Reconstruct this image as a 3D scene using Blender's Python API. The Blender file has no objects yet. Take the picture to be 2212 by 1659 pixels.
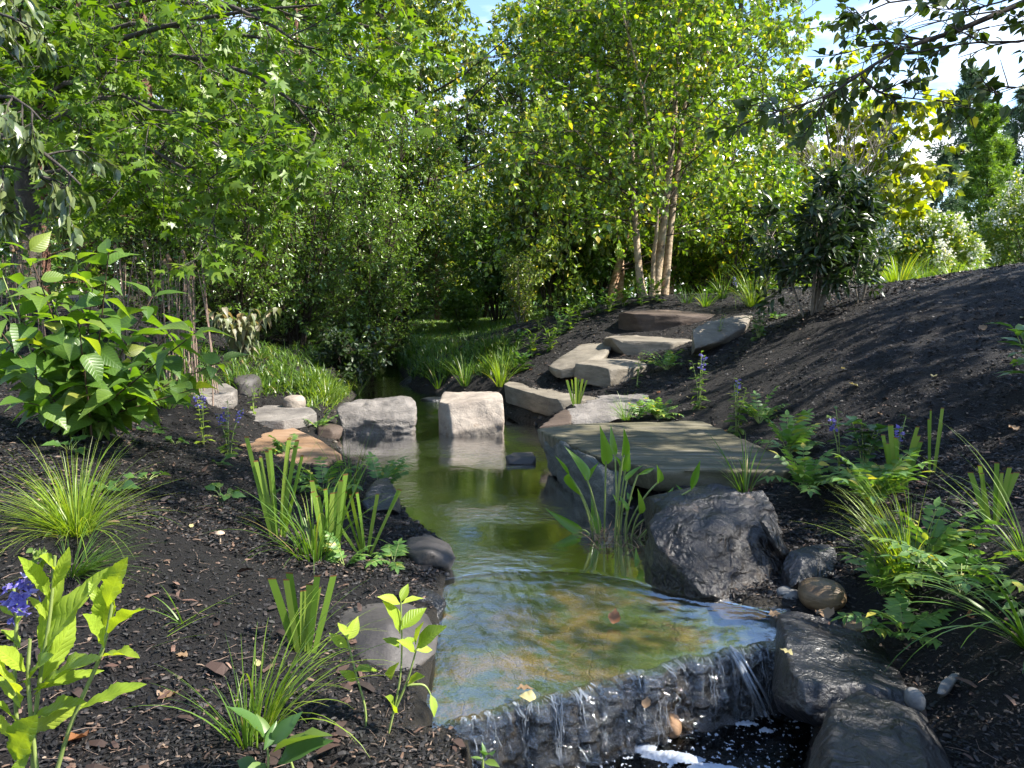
import bpy, bmesh, math
import numpy as np
from mathutils import Vector, noise

S = bpy.context.scene
C = S.collection
# ------------------------------------------------------------------ camera, sky, sun, exposure
F, HOR, CH, CU, CV = 1640.0, 640.0, 1.25, 1106.0, 829.5      # focal length, horizon row and eye height
PITCH = math.atan((CV - HOR) / F)
cd = bpy.data.cameras.new("camera")
cam = bpy.data.objects.new("camera", cd); C.objects.link(cam)
cam.location = (0, 0, CH)
cam.rotation_euler = (math.pi / 2 - PITCH, 0, 0)
cd.sensor_width = 36.0; cd.lens = F / 2212 * 36.0
cd.clip_start = 0.05; cd.clip_end = 2000
S.camera = cam
SUN_AZ, SUN_EL = math.radians(100), math.radians(48)
SUND = Vector((math.sin(SUN_AZ) * math.cos(SUN_EL), math.cos(SUN_AZ) * math.cos(SUN_EL), math.sin(SUN_EL)))
sl = bpy.data.lights.new("sun", 'SUN'); sl.energy = 5.0; sl.angle = math.radians(0.5); sl.color = (1.0, 0.94, 0.84)
sun = bpy.data.objects.new("sun", sl); C.objects.link(sun)
sun.rotation_euler = SUND.to_track_quat('Z', 'Y').to_euler(); sun.location = (10, 5, 20)
W = bpy.data.worlds.new("World"); S.world = W; W.use_nodes = True
nt = W.node_tree; nt.nodes.clear()
def nd(tree, typ, **kw):
    n = tree.nodes.new(typ)
    for k, v in kw.items(): setattr(n, k, v)
    return n
sky = nd(nt, 'ShaderNodeTexSky', sky_type='NISHITA', sun_disc=False, sun_elevation=SUN_EL, sun_rotation=SUN_AZ)
sky.air_density = 1.0; sky.dust_density = 0.15; sky.ozone_density = 3.0
tc = nd(nt, 'ShaderNodeTexCoord')
mp = nd(nt, 'ShaderNodeMapping'); mp.inputs['Scale'].default_value = (1.6, 1.6, 5.0); mp.inputs['Rotation'].default_value = (0.25, 0.1, 0.5)
nz = nd(nt, 'ShaderNodeTexNoise'); nz.inputs['Scale'].default_value = 1.7; nz.inputs['Detail'].default_value = 7; nz.inputs['Roughness'].default_value = 0.55
rp = nd(nt, 'ShaderNodeValToRGB'); rp.color_ramp.elements[0].position = 0.50; rp.color_ramp.elements[1].position = 0.64
b1 = nd(nt, 'ShaderNodeBackground'); b1.inputs[1].default_value = 0.115
b2 = nd(nt, 'ShaderNodeBackground'); b2.inputs[0].default_value = (1, 1, 1, 1); b2.inputs[1].default_value = 0.8
mx = nd(nt, 'ShaderNodeMixShader'); wo = nd(nt, 'ShaderNodeOutputWorld')
L = nt.links.new
L(tc.outputs['Generated'], mp.inputs[0]); L(mp.outputs[0], nz.inputs[0]); L(nz.outputs[0], rp.inputs[0])
L(sky.outputs[0], b1.inputs[0]); sep = nd(nt, 'ShaderNodeSeparateXYZ'); L(tc.outputs['Generated'], sep.inputs[0])
fade = nd(nt, 'ShaderNodeMapRange', interpolation_type='SMOOTHSTEP'); fade.inputs[1].default_value = .22; fade.inputs[2].default_value = .62; fade.inputs[3].default_value = 1.0; fade.inputs[4].default_value = .12; L(sep.outputs[2], fade.inputs[0])
mu = nd(nt, 'ShaderNodeMath', operation='MULTIPLY'); L(rp.outputs[0], mu.inputs[0]); L(fade.outputs[0], mu.inputs[1]); L(mu.outputs[0], mx.inputs[0]); L(b1.outputs[0], mx.inputs[1]); L(b2.outputs[0], mx.inputs[2]); L(mx.outputs[0], wo.inputs[0])
S.view_settings.view_transform = 'Standard'; S.view_settings.look = 'None'; S.view_settings.gamma = 1.0
S.view_settings.exposure = 1.72
try:
    S.cycles.use_denoising = True; S.cycles.denoiser = 'OPENIMAGEDENOISE'
    S.cycles.max_bounces = 6; S.cycles.diffuse_bounces = 3; S.cycles.glossy_bounces = 3; S.cycles.transmission_bounces = 3
    S.cycles.transparent_max_bounces = 8; S.cycles.caustics_reflective = False; S.cycles.caustics_refractive = False
    S.cycles.sample_clamp_indirect = 6.0
    S.cycles.use_adaptive_sampling = True; S.cycles.adaptive_threshold = 0.02
except Exception: pass

# ------------------------------------------------------------------ picture -> place helpers (rows and columns of a 2212 x 1659 view)
FW = np.array((0, math.cos(PITCH), -math.sin(PITCH))); UPV = np.array((0, math.sin(PITCH), math.cos(PITCH)))
def ray(u, v): return np.array((1.0, 0, 0)) * (u - CU) / F - UPV * (v - CV) / F + FW
def G(u, v, z):
    d = ray(u, v); s = (z - CH) / d[2]; return np.array((d[0] * s, d[1] * s, z))
def P3(u, v, y):
    d = ray(u, v); s = y / d[1]; return np.array((d[0] * s, y, CH + d[2] * s))

# ------------------------------------------------------------------ object helpers
def tag(o, label=None, cat=None, group=None, kind=None):
    if label: o['label'] = label
    if cat: o['category'] = cat
    if group: o['group'] = group
    if kind: o['kind'] = kind
    return o
def thing(name, label, cat, loc, group=None):
    o = bpy.data.objects.new(name, None); C.objects.link(o)
    o.location = [float(a) for a in loc]; o.empty_display_size = 0.1
    return tag(o, label, cat, group)
class MB:
    """collects vertices and faces; build() links them as ONE mesh object"""
    def __init__(s): s.v = []; s.uv = []; s.f = {3: [], 4: []}; s.fm = {3: [], 4: []}; s.n = 0
    def add(s, v, f, uv=None, mat=0):
        v = np.asarray(v, float).reshape(-1, 3); f = np.asarray(f, int)
        if not len(v) or not len(f): return
        s.v.append(v); s.uv.append(np.zeros((len(v), 2)) if uv is None else np.asarray(uv, float).reshape(-1, 2))
        k = f.shape[1]; s.f[k].append(f + s.n); s.fm[k].append(np.full(len(f), mat)); s.n += len(v)
    def mesh(s, name, mats, org=(0, 0, 0), smooth=True):
        me = bpy.data.meshes.new(name)
        v = np.concatenate(s.v) - np.asarray(org); uv = np.concatenate(s.uv)
        t = np.concatenate(s.f[3]) if s.f[3] else np.zeros((0, 3), int); q = np.concatenate(s.f[4]) if s.f[4] else np.zeros((0, 4), int)
        m = np.concatenate([np.concatenate(a) if a else np.zeros(0, int) for a in (s.fm[3], s.fm[4])])
        li = np.concatenate([t.ravel(), q.ravel()]); npoly = len(t) + len(q)
        st = np.concatenate([np.arange(len(t)) * 3, len(t) * 3 + np.arange(len(q)) * 4])
        me.vertices.add(len(v)); me.vertices.foreach_set('co', v.astype(np.float32).ravel())
        me.loops.add(len(li)); me.loops.foreach_set('vertex_index', li.astype(np.int32))
        me.polygons.add(npoly); me.polygons.foreach_set('loop_start', st.astype(np.int32))
        me.polygons.foreach_set('use_smooth', np.full(npoly, smooth)); me.polygons.foreach_set('material_index', m.astype(np.int32))
        ul = me.uv_layers.new(name='UVMap'); ul.data.foreach_set('uv', uv[li].astype(np.float32).ravel())
        for mm in (mats if isinstance(mats, (list, tuple)) else [mats]): me.materials.append(mm)
        me.update(calc_edges=True)
        return me
    def build(s, name, mats, parent=None, base=(0, 0, 0), smooth=True):
        if not s.n: return None
        org = np.array(parent.location) if parent else np.asarray(base, float)
        gp = parent.parent if parent else None
        while gp: org = org + np.array(gp.location); gp = gp.parent
        o = bpy.data.objects.new(name, s.mesh(name, mats, org, smooth)); C.objects.link(o)
        if parent: o.parent = parent
        else: o.location = [float(a) for a in org]
        return o
def copy_tree(o, loc=None, rz=None, sc=None, parent=None):
    c = o.copy(); C.objects.link(c)
    if parent: c.parent = parent
    if loc is not None: c.location = [float(a) for a in loc]
    if rz is not None: c.rotation_euler.z = rz
    if sc is not None: c.scale = (sc, sc, sc) if np.isscalar(sc) else sc
    for ch in list(o.children): copy_tree(ch, parent=c)
    return c
def nrm(a): return a / np.maximum(np.linalg.norm(a, axis=-1, keepdims=True), 1e-9)
def sm(a, lo, hi):
    t = np.clip((a - lo) / (hi - lo), 0, 1); return t * t * (3 - 2 * t)

def tubes(mb, paths, radii, sides=5, mat=0, cap=False):
    paths = np.asarray(paths, float); radii = np.asarray(radii, float)
    if paths.ndim == 2: paths = paths[None]
    K, n, _ = paths.shape
    if radii.ndim < 2: radii = np.broadcast_to(radii, (K, n))
    T = nrm(np.gradient(paths, axis=1))
    ref = np.where(np.abs(T[:, :1, 2:3]) > 0.75, np.array((1.0, 0.15, 0)), np.array((0.1, 0.05, 1.0)))
    A = nrm(np.cross(T, np.broadcast_to(ref, T.shape))); B = np.cross(T, A)
    th = np.arange(sides) / sides * 2 * math.pi
    v = paths[:, :, None] + radii[:, :, None, None] * (A[:, :, None] * np.cos(th)[None, None, :, None] + B[:, :, None] * np.sin(th)[None, None, :, None])
    i = np.arange(K)[:, None, None] * n * sides + np.arange(n - 1)[None, :, None] * sides
    j = np.arange(sides)[None, None, :]; j2 = (j + 1) % sides
    f = np.stack([i + j, i + j2, i + sides + j2, i + sides + j], -1).reshape(-1, 4)
    uv = np.stack(np.broadcast_arrays(np.arange(sides)[None, None, :] / sides, np.arange(n)[None, :, None] / (n - 1) + np.zeros((K, 1, 1))), -1)
    mb.add(v, f, uv, mat)
    if cap:
        c = np.array([[k * n * sides + (n - 1) * sides + s_ for s_ in range(sides)] for k in range(K)]) + mb.n - K * n * sides
        top = paths[:, -1]; k0 = mb.n
        mb.v.append(top); mb.uv.append(np.tile((0.5, 1.0), (K, 1))); mb.n += K
        tri = np.array([[c[k, s_], c[k, (s_ + 1) % sides], k0 + k] for k in range(K) for s_ in range(sides)])
        mb.f[3].append(tri); mb.fm[3].append(np.full(len(tri), mat))

def bez(p0, p1, p2, n=8):
    t = np.linspace(0, 1, n)[:, None]
    return (1 - t) ** 2 * np.asarray(p0) + 2 * t * (1 - t) * np.asarray(p1) + t * t * np.asarray(p2)
def spline(pts, n=16):
    pts = np.asarray(pts, float); m = len(pts); t = np.linspace(0, m - 1, n); i = np.clip(t.astype(int), 0, m - 2); f = (t - i)[:, None]
    p0 = pts[np.maximum(i - 1, 0)]; p1 = pts[i]; p2 = pts[i + 1]; p3 = pts[np.minimum(i + 2, m - 1)]
    return 0.5 * (2 * p1 + (p2 - p0) * f + (2 * p0 - 5 * p1 + 4 * p2 - p3) * f ** 2 + (3 * p1 - p0 - 3 * p2 + p3) * f ** 3)

# leaf templates: points (along, across, lift) in units of the leaf's length, faces, uv
def leaf_tmpl(prof, wl, fold=0.2, curl=0.25, wave=0.0, cols=3):
    pts, uv, fs = [], [], []
    offs = (-1, 0, 1) if cols == 3 else (-1, -.5, 0, .5, 1)
    for i, (t, w) in enumerate(prof):
        for o in offs:
            hw = o * w * wl
            pts.append((t, hw, fold * abs(hw) - curl * t * t + wave * math.sin(t * 17 + o * 2) * abs(hw))); uv.append((t, o * w * 0.5 + 0.5))
        if i:
            a = (i - 1) * cols; b = i * cols
            for k in range(cols - 1): fs.append((a + k, a + k + 1, b + k + 1, b + k))
    return np.array(pts), np.array(fs), np.array(uv)
def kite_tmpl(wl, at=0.45, fold=0.25, curl=0.12):
    p = np.array([(0, 0, 0), (at, -wl, fold * wl), (1, 0, -curl), (at, wl, fold * wl)]); return p, np.array([(0, 2, 1), (0, 3, 2)]), np.array([(0, .5), (at, 0), (1, .5), (at, 1)])
def star_tmpl(lobes=5, fold=0.12, droop=0.18):
    pts = [(0.38, 0, 0.0)]; uv = [(.38, .5)]
    angs = [-2.05, -1.0, 0.0, 1.0, 2.05]; lens = [0.42, 0.62, 0.66, 0.62, 0.42]
    seq = [(-3.0, .12)]
    for i, (a, l) in enumerate(zip(angs, lens)):
        seq.append((a, l))
        if i < 4: seq.append(((a + angs[i + 1]) / 2, 0.27))
    seq.append((3.0, .12))
    for a, l in seq:
        x = 0.38 + l * math.cos(a); y = l * math.sin(a); pts.append((x, y, fold * abs(y) - droop * l * l * 2)); uv.append((x, .5 + .5 * y))
    n = len(seq); fs = [(0, 1 + i, 1 + (i + 1) % n) for i in range(n)]
    return np.array(pts), np.array(fs), np.array(uv)
def place(mb, tm, P, D, N, Ln, mat=0, wj=None, cj=None):
    P = np.asarray(P, float).reshape(-1, 3); K = len(P)
    if not K: return
    D = nrm(np.asarray(D, float).reshape(-1, 3)); N = np.broadcast_to(np.asarray(N, float), (K, 3))
    N = nrm(N - (N * D).sum(1, keepdims=True) * D + 1e-6); Sd = np.cross(D, N)
    Ln = np.broadcast_to(np.asarray(Ln, float), (K,)); wj = np.ones(K) if wj is None else wj; cj = np.ones(K) if cj is None else cj
    p, f, uv = tm
    v = P[:, None] + Ln[:, None, None] * (p[None, :, 0:1] * D[:, None] + (p[None, :, 1] * wj[:, None])[..., None] * Sd[:, None] + (p[None, :, 2] * cj[:, None])[..., None] * N[:, None])
    fa = (np.arange(K)[:, None, None] * len(p) + f[None]).reshape(-1, f.shape[1])
    mb.add(v, fa, np.tile(uv, (K, 1)), mat)
OVATE = [(0, .06), (.08, .45), (.2, .85), (.36, 1.0), (.52, .9), (.68, .62), (.84, .28), (.94, .09), (1, .01)]
LANCE = [(0, .05), (.1, .3), (.25, .75), (.42, 1.0), (.6, .92), (.76, .62), (.9, .25), (1, .01)]
SERR = [(0, .08), (.07, .2), (.15, .34), (.24, .5), (.31, .66), (.34, .6), (.42, .84), (.45, .76), (.53, .95), (.56, .86), (.63, .96), (.66, .84), (.73, .82), (.76, .68), (.83, .6), (.86, .46), (.92, .32), (1, .01)]
HEART = [(-.09, .3), (0, .8), (.1, 1.0), (.25, .98), (.45, .78), (.65, .5), (.82, .24), (.94, .07), (1, .01)]
SMALLOV = [(0, .05), (.3, .95), (.6, .8), (1, .02)]

def blades(mb, rng, base, az, el0, bend, Ln, wid, nseg=7, mat=0, cut=False, twist=0.0):
    """grass blades: az heading, el0 start elevation, bend total change of elevation"""
    K = len(az); t = np.linspace(0, 1, nseg + 1)
    el = el0[:, None] - bend[:, None] * (t[None] ** 1.4)
    st = np.stack([np.cos(az)[:, None] * np.cos(el), np.sin(az)[:, None] * np.cos(el), np.sin(el)], -1) * (Ln / nseg)[:, None, None]
    p = np.concatenate([np.zeros((K, 1, 3)), np.cumsum(st[:, :-1], 1)], 1) + base[:, None]
    rot = az + (0.0 if cut else math.pi / 2) + rng.uniform(-1, 1, K) * twist
    sd = np.stack([np.cos(rot), np.sin(rot), np.zeros(K)], -1)
    w = wid[:, None] * ((0.55 + 0.45 * np.minimum(1, t * 4)) * np.ones(nseg + 1) if cut else np.clip(1.08 - t ** 1.6, 0.03, 1))[None]
    v = np.stack([p - sd[:, None] * w[..., None], p + sd[:, None] * w[..., None]], 2)
    n = nseg + 1
    i = np.arange(K)[:, None] * n * 2 + np.arange(nseg)[None] * 2
    f = np.stack([i, i + 1, i + 3, i + 2], -1).reshape(-1, 4)
    uv = np.zeros((K, n, 2, 2)); uv[..., 0] = t[None, :, None]; uv[:, :, 1, 1] = 1
    mb.add(v, f, uv, mat)

# ------------------------------------------------------------------ materials
def newmat(name):
    m = bpy.data.materials.new(name); m.use_nodes = True; m.node_tree.nodes.clear(); return m, m.node_tree
def ramp(t, src, stops):
    r = nd(t, 'ShaderNodeValToRGB'); e = r.color_ramp.elements
    while len(e) < len(stops): e.new(0.5)
    for k, (p, c) in zip(e, stops): k.position = p; k.color = (*c, 1)
    t.links.new(src, r.inputs[0]); return r.outputs[0]
def mixc(t, fac, a, b, mode='MIX'):
    m = nd(t, 'ShaderNodeMix', data_type='RGBA', blend_type=mode)
    for s_, x in ((0, fac), (6, a), (7, b)):
        if isinstance(x, (int, float)): m.inputs[s_].default_value = x
        elif isinstance(x, tuple): m.inputs[s_].default_value = (*x, 1)
        else: t.links.new(x, m.inputs[s_])
    return m.outputs[2]
def mth(t, op, a, b=0.0, c=0.0):
    m = nd(t, 'ShaderNodeMath', operation=op)
    for i, x in enumerate((a, b, c)):
        if isinstance(x, (int, float)): m.inputs[i].default_value = x
        else: t.links.new(x, m.inputs[i])
    return m.outputs[0]
def tnoise(t, scale, detail=4, rough=.55, coord=None, sc=(1, 1, 1), rot=(0, 0, 0), dist=0.0):
    c = nd(t, 'ShaderNodeTexCoord').outputs['Object'] if coord is None else coord
    mp = nd(t, 'ShaderNodeMapping'); mp.inputs['Scale'].default_value = sc; mp.inputs['Rotation'].default_value = rot; t.links.new(c, mp.inputs[0])
    n = nd(t, 'ShaderNodeTexNoise'); n.inputs['Scale'].default_value = scale; n.inputs['Detail'].default_value = detail; n.inputs['Roughness'].default_value = rough; n.inputs['Distortion'].default_value = dist
    t.links.new(mp.outputs[0], n.inputs[0]); return n.outputs[0]
def leaf_mat(name, stops, trans=(1.5, 1.6, .5), tw=0.38, rough=0.4, spec=0.5, vein=0.0, tip=None):
    m, t = newmat(name); g = nd(t, 'ShaderNodeNewGeometry'); col = ramp(t, g.outputs['Random Per Island'], stops)
    uvn = nd(t, 'ShaderNodeUVMap'); sx = nd(t, 'ShaderNodeSeparateXYZ'); t.links.new(uvn.outputs[0], sx.inputs[0])
    bump = None
    if vein:
        ax = mth(t, 'ABSOLUTE', mth(t, 'SUBTRACT', sx.outputs[1], .5))
        mid = mth(t, 'LESS_THAN', ax, .03)
        lat = mth(t, 'SINE', mth(t, 'MULTIPLY', mth(t, 'SUBTRACT', sx.outputs[0], mth(t, 'MULTIPLY', ax, .55)), 60.0))
        lat2 = mth(t, 'POWER', mth(t, 'MULTIPLY_ADD', lat, .5, .5), 5.0)
        fac = mth(t, 'MULTIPLY', mth(t, 'MAXIMUM', mid, mth(t, 'MULTIPLY', lat2, .6)), vein)
        col = mixc(t, fac, col, mixc(t, 1.0, col, (1.7, 1.6, 1.5), 'MULTIPLY'))
        bp = nd(t, 'ShaderNodeBump'); bp.inputs['Strength'].default_value = .35; bp.inputs['Distance'].default_value = .004
        t.links.new(mth(t, 'SUBTRACT', 1.0, mth(t, 'MAXIMUM', lat2, mid)), bp.inputs['Height']); bump = bp.outputs[0]
    if tip:
        col = mixc(t, mth(t, 'GREATER_THAN', sx.outputs[0], tip[0]), col, tip[1])
    p = nd(t, 'ShaderNodeBsdfPrincipled'); p.inputs['Roughness'].default_value = rough; p.inputs['Specular IOR Level'].default_value = spec
    t.links.new(col, p.inputs['Base Color'])
    tr = nd(t, 'ShaderNodeBsdfTranslucent'); t.links.new(mixc(t, 1.0, col, trans, 'MULTIPLY'), tr.inputs[0])
    if bump: t.links.new(bump, p.inputs['Normal'])
    x = nd(t, 'ShaderNodeMixShader'); x.inputs[0].default_value = tw; t.links.new(p.outputs[0], x.inputs[1]); t.links.new(tr.outputs[0], x.inputs[2])
    o = nd(t, 'ShaderNodeOutputMaterial'); t.links.new(x.outputs[0], o.inputs[0]); return m
def flat_mat(name, stops, rough=.7, spec=.3, nscale=20., bump=0.0, sc=(1, 1, 1), island=False):
    m, t = newmat(name)
    src = nd(t, 'ShaderNodeNewGeometry').outputs['Random Per Island'] if island else tnoise(t, nscale, 5, .6, sc=sc)
    col = ramp(t, src, stops)
    p = nd(t, 'ShaderNodeBsdfPrincipled'); p.inputs['Roughness'].default_value = rough; p.inputs['Specular IOR Level'].default_value = spec; t.links.new(col, p.inputs['Base Color'])
    if bump:
        b = nd(t, 'ShaderNodeBump'); b.inputs['Strength'].default_value = bump; b.inputs['Distance'].default_value = .01
        t.links.new(tnoise(t, nscale * 1.3, 6, .6, sc=sc), b.inputs['Height']); t.links.new(b.outputs[0], p.inputs['Normal'])
    o = nd(t, 'ShaderNodeOutputMaterial'); t.links.new(p.outputs[0], o.inputs[0]); return m
def rock_mat(name, stops, scale=5., strata=(1, 1, 1), rot=(0, 0, 0), rough=.75, spec=.35, bump=.6, spots=None, crack=0.5, fine=60., flake=0.0):
    m, t = newmat(name)
    a = tnoise(t, scale, 8, .62, sc=strata, rot=rot, dist=.1); b = tnoise(t, fine, 5, .65); c3 = tnoise(t, scale * .45, 3, .5)
    fac = mth(t, 'ADD', mth(t, 'MULTIPLY', a, .62), mth(t, 'ADD', mth(t, 'MULTIPLY', b, .16), mth(t, 'MULTIPLY', c3, .22)))
    col = ramp(t, fac, stops)
    if spots: col = mixc(t, mth(t, 'MULTIPLY', sm_node(t, tnoise(t, scale * 1.7, 5, .6), spots[1], spots[1] + .09), spots[2]), col, spots[0])
    vo = nd(t, 'ShaderNodeTexVoronoi', feature='DISTANCE_TO_EDGE'); vo.inputs['Scale'].default_value = scale * 1.1
    ad = nd(t, 'ShaderNodeVectorMath', operation='ADD'); tcn = nd(t, 'ShaderNodeTexCoord')
    nn = nd(t, 'ShaderNodeTexNoise'); nn.inputs['Scale'].default_value = scale * 1.5; t.links.new(tcn.outputs['Object'], nn.inputs[0])
    sc_ = nd(t, 'ShaderNodeVectorMath', operation='SCALE'); sc_.inputs['Scale'].default_value = .35; t.links.new(nn.outputs[1], sc_.inputs[0])
    t.links.new(tcn.outputs['Object'], ad.inputs[0]); t.links.new(sc_.outputs[0], ad.inputs[1]); t.links.new(ad.outputs[0], vo.inputs['Vector'])
    cr = sm_node(t, vo.outputs['Distance'], 0.0, 0.025)
    hb = mth(t, 'ADD', mth(t, 'MULTIPLY', a, 1.0), mth(t, 'ADD', mth(t, 'MULTIPLY', b, .35), mth(t, 'MULTIPLY', cr, crack * .25)))
    if flake:
        for fs_, fk in ((scale * 1.3, flake), (scale * 3.7, flake * .45)):
            v2 = nd(t, 'ShaderNodeTexVoronoi', feature='F1', distance='MANHATTAN'); v2.inputs['Scale'].default_value = fs_; t.links.new(ad.outputs[0], v2.inputs['Vector']); hb = mth(t, 'ADD', hb, mth(t, 'MULTIPLY', v2.outputs['Distance'], fk))
    bp = nd(t, 'ShaderNodeBump'); bp.inputs['Strength'].default_value = bump; bp.inputs['Distance'].default_value = .03; t.links.new(hb, bp.inputs['Height'])
    p = nd(t, 'ShaderNodeBsdfPrincipled'); p.inputs['Specular IOR Level'].default_value = spec
    t.links.new(mth(t, 'MULTIPLY_ADD', b, .3, rough - .15), p.inputs['Roughness'])
    t.links.new(col, p.inputs['Base Color']); t.links.new(bp.outputs[0], p.inputs['Normal'])
    o = nd(t, 'ShaderNodeOutputMaterial'); t.links.new(p.outputs[0], o.inputs[0]); return m
def sm_node(t, src, lo, hi):
    r = nd(t, 'ShaderNodeMapRange', interpolation_type='SMOOTHSTEP'); r.inputs[1].default_value = lo; r.inputs[2].default_value = hi; t.links.new(src, r.inputs[0]); return r.outputs[0]
# ------------------------------------------------------------------ terrain
ctrl = []
def cz(u, v, z): ctrl.append(G(u, v, z))
def cy(u, v, y): ctrl.append(P3(u, v, y))
for a in ((0, 1659, .12), (400, 1659, .10), (700, 1659, .05), (860, 1600, .03), (860, 1520, .05), (900, 1640, .02), (800, 1540, .06), (0, 1400, .26), (300, 1350, .2), (600, 1350, .14), (780, 1420, .05), (800, 1260, .08),
          (165, 1150, .36), (0, 1150, .42), (400, 1150, .27), (600, 1160, .16), (480, 1020, .27), (300, 960, .45), (100, 950, .5), (515, 962, .12), (720, 1120, .1),
          (400, 850, .46), (550, 790, .5), (700, 745, .46), (580, 990, .13), (700, 1012, .07), (640, 950, .07), (600, 908, .13), (665, 890, .12), (570, 878, .2), (525, 872, .25), (450, 855, .34), (380, 842, .42), (1690, 1150, .1), (1700, 1080, .18), (1800, 1120, .15), (2000, 1100, .3),
          (2145, 1120, .36), (2212, 1200, .36), (2212, 1400, .2), (2212, 1600, .05), (1950, 1340, .05), (2000, 1450, 0), (1950, 1590, -.12), (1870, 1300, .05), (2100, 1650, -.02)): cz(*a)
for a in ((70, 640, 9), (250, 690, 8), (600, 745, 11.5), (450, 720, 10), (1850, 900, 4.75), (1750, 680, 7.5), (1900, 617, 8), (2030, 597, 7.4), (2212, 573, 6.4), (2000, 800, 5), (2212, 800, 4.5), (2100, 950, 4),
          (1800, 800, 5.5), (1650, 800, 6.3), (1500, 880, 6.3), (1430, 840, 7), (1560, 930, 5.6), (1180, 800, 8.5), (1110, 835, 8.3), (1250, 722, 9.4), (1340, 662, 10.4), (1420, 633, 11),
          (1550, 652, 10.4), (1600, 700, 8.6), (1110, 700, 11.5), (1000, 800, 10), (950, 825, 9.8), (1040, 740, 12), (900, 720, 15), (950, 692, 22), (1100, 690, 20), (1400, 722, 9.05), (1380, 785, 8.15)): cy(*a)
for a in ((-15, 15, 1.2), (-15, 30, 1.3), (0, 35, .7), (15, 32, 1.3), (15, 12, 1.5), (10, 5, 1.5), (-8, 5, .95), (-8, 0, .6), (-2.2, 0, .15), (8, 0, .8), (5, 16, 1.35), (3, 20, 1.1), (6, 24, 1.2), (4.5, 10, 1.35), (5.2, 5, 1.3), (4, 2.5, .75), (-4, 22, .7), (2.2, 0, .1), (0, -2, 0)): ctrl.append(np.array(a, float))
ctrl = np.array(ctrl)
_d = np.linalg.norm(ctrl[:, None, :2] - ctrl[None, :, :2], axis=-1)
_A = np.zeros((len(ctrl) + 1,) * 2); _A[:-1, :-1] = -_d + np.eye(len(ctrl)) * .03; _A[-1, :-1] = 1; _A[:-1, -1] = 1
_w = np.linalg.solve(_A, np.append(ctrl[:, 2], 0))
def rbf(x, y):
    out = np.zeros(x.shape); xf, yf = np.clip(x.ravel(), -15, 15), np.clip(y.ravel(), -2, 35); r = np.empty(len(xf))
    for i in range(0, len(xf), 20000):
        d = np.hypot(xf[i:i + 20000, None] - ctrl[None, :, 0], yf[i:i + 20000, None] - ctrl[None, :, 1]); r[i:i + 20000] = -d @ _w[:-1] + _w[-1]
    return r.reshape(x.shape)
POOL_PX = [(915, 1575), (930, 1440), (955, 1340), (962, 1260), (978, 1215), (955, 1165), (895, 1125), (845, 1060), (800, 1010), (745, 985), (722, 940), (735, 890), (775, 850), (790, 815), (800, 790), (815, 780),
           (858, 780), (862, 800), (885, 838), (935, 850), (950, 868), (1085, 885), (1110, 905), (1150, 918), (1180, 935), (1185, 1000), (1240, 1060), (1340, 1110), (1420, 1180), (1460, 1265), (1560, 1290), (1660, 1325), (1700, 1385), (1560, 1420), (1300, 1500), (1100, 1560)]
POOL = np.array([G(u, v, 0)[:2] for u, v in POOL_PX])
EDGE_PX = [(820, 1618), (905, 1588), (985, 1558), (1060, 1530), (1110, 1510), (1190, 1497), (1270, 1475), (1347, 1453), (1430, 1430), (1500, 1416), (1560, 1400), (1655, 1385), (1700, 1375)]
EDGE = np.array([G(u, v, -.05)[:2] for u, v in EDGE_PX])
_e = np.linspace(0, 1, 120); EDGE = np.stack([np.interp(_e, np.linspace(0, 1, len(EDGE)), EDGE[:, c]) for c in (0, 1)], -1)
EDGE[:, 1] += np.array([.045 * noise.fractal(Vector((x * 9, 3, 1)), .7, 2, 4) for x in EDGE[:, 0]])
LOW = np.array([G(945, 1600, -.2)[:2]] + list(EDGE[22:] + np.array((0, .12))) + [G(u, v, -.3)[:2] for u, v in ((1700, 1500), (1760, 1560), (1740, 1640), (1700, 1800))] + [(1.0, 0.6), (.9, -2.0), (.1, -2.0), (.05, 1.2)] + [G(u, v, -.3)[:2] for u, v in ((1010, 1720), (960, 1660))])
def sdist(poly, x, y):
    """signed distance, positive inside"""
    px, py = x.ravel(), y.ravel(); ins = np.zeros(len(px), bool); dm = np.full(len(px), 1e9)
    for (x0, y0), (x1, y1) in zip(poly, np.roll(poly, -1, 0)):
        ex, ey = x1 - x0, y1 - y0; t = np.clip(((px - x0) * ex + (py - y0) * ey) / (ex * ex + ey * ey + 1e-12), 0, 1)
        dm = np.minimum(dm, np.hypot(px - x0 - t * ex, py - y0 - t * ey))
        c = (y0 > py) != (y1 > py); xi = x0 + (py - y0) / (y1 - y0 + 1e-12) * ex; ins ^= c & (px < xi)
    return np.where(ins, dm, -dm).reshape(x.shape)
def wob(x, y):
    return .018 * np.sin(x * 3.1 + 1.3 * np.sin(y * 2.3)) * np.sin(y * 2.7 + .7) + .010 * np.sin(x * 9.7 + y * 4.1) * np.sin(y * 8.3 - x * 3.3) + .005 * np.sin(x * 23 + 1) * np.sin(y * 27 + x * 7)
def gz(x, y):
    x = np.asarray(x, float); y = np.asarray(y, float)
    z = rbf(x, y) + wob(x, y)
    s = sdist(POOL, x, y); o = np.maximum(-s, 0)
    z = np.where(s > 0, -.075 - .155 * sm(s, 0, .45), np.where(o < .3, np.minimum(z, 9) * sm(o, -.02, .3) + .025 * sm(o, 0, .05), z))
    s2 = sdist(LOW, x, y); o2 = np.maximum(-s2, 0)
    z = np.where(s2 > 0, np.minimum(z, -.32 - .1 * sm(s2, 0, .3)), np.where((o2 < .06) & (s < 0), z * sm(o2, 0, .06) - .3 * (1 - sm(o2, 0, .06)), z))
    return z
_ts = np.concatenate([np.arange(.9, 8, .012), np.arange(8, 45, .04)])
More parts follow.
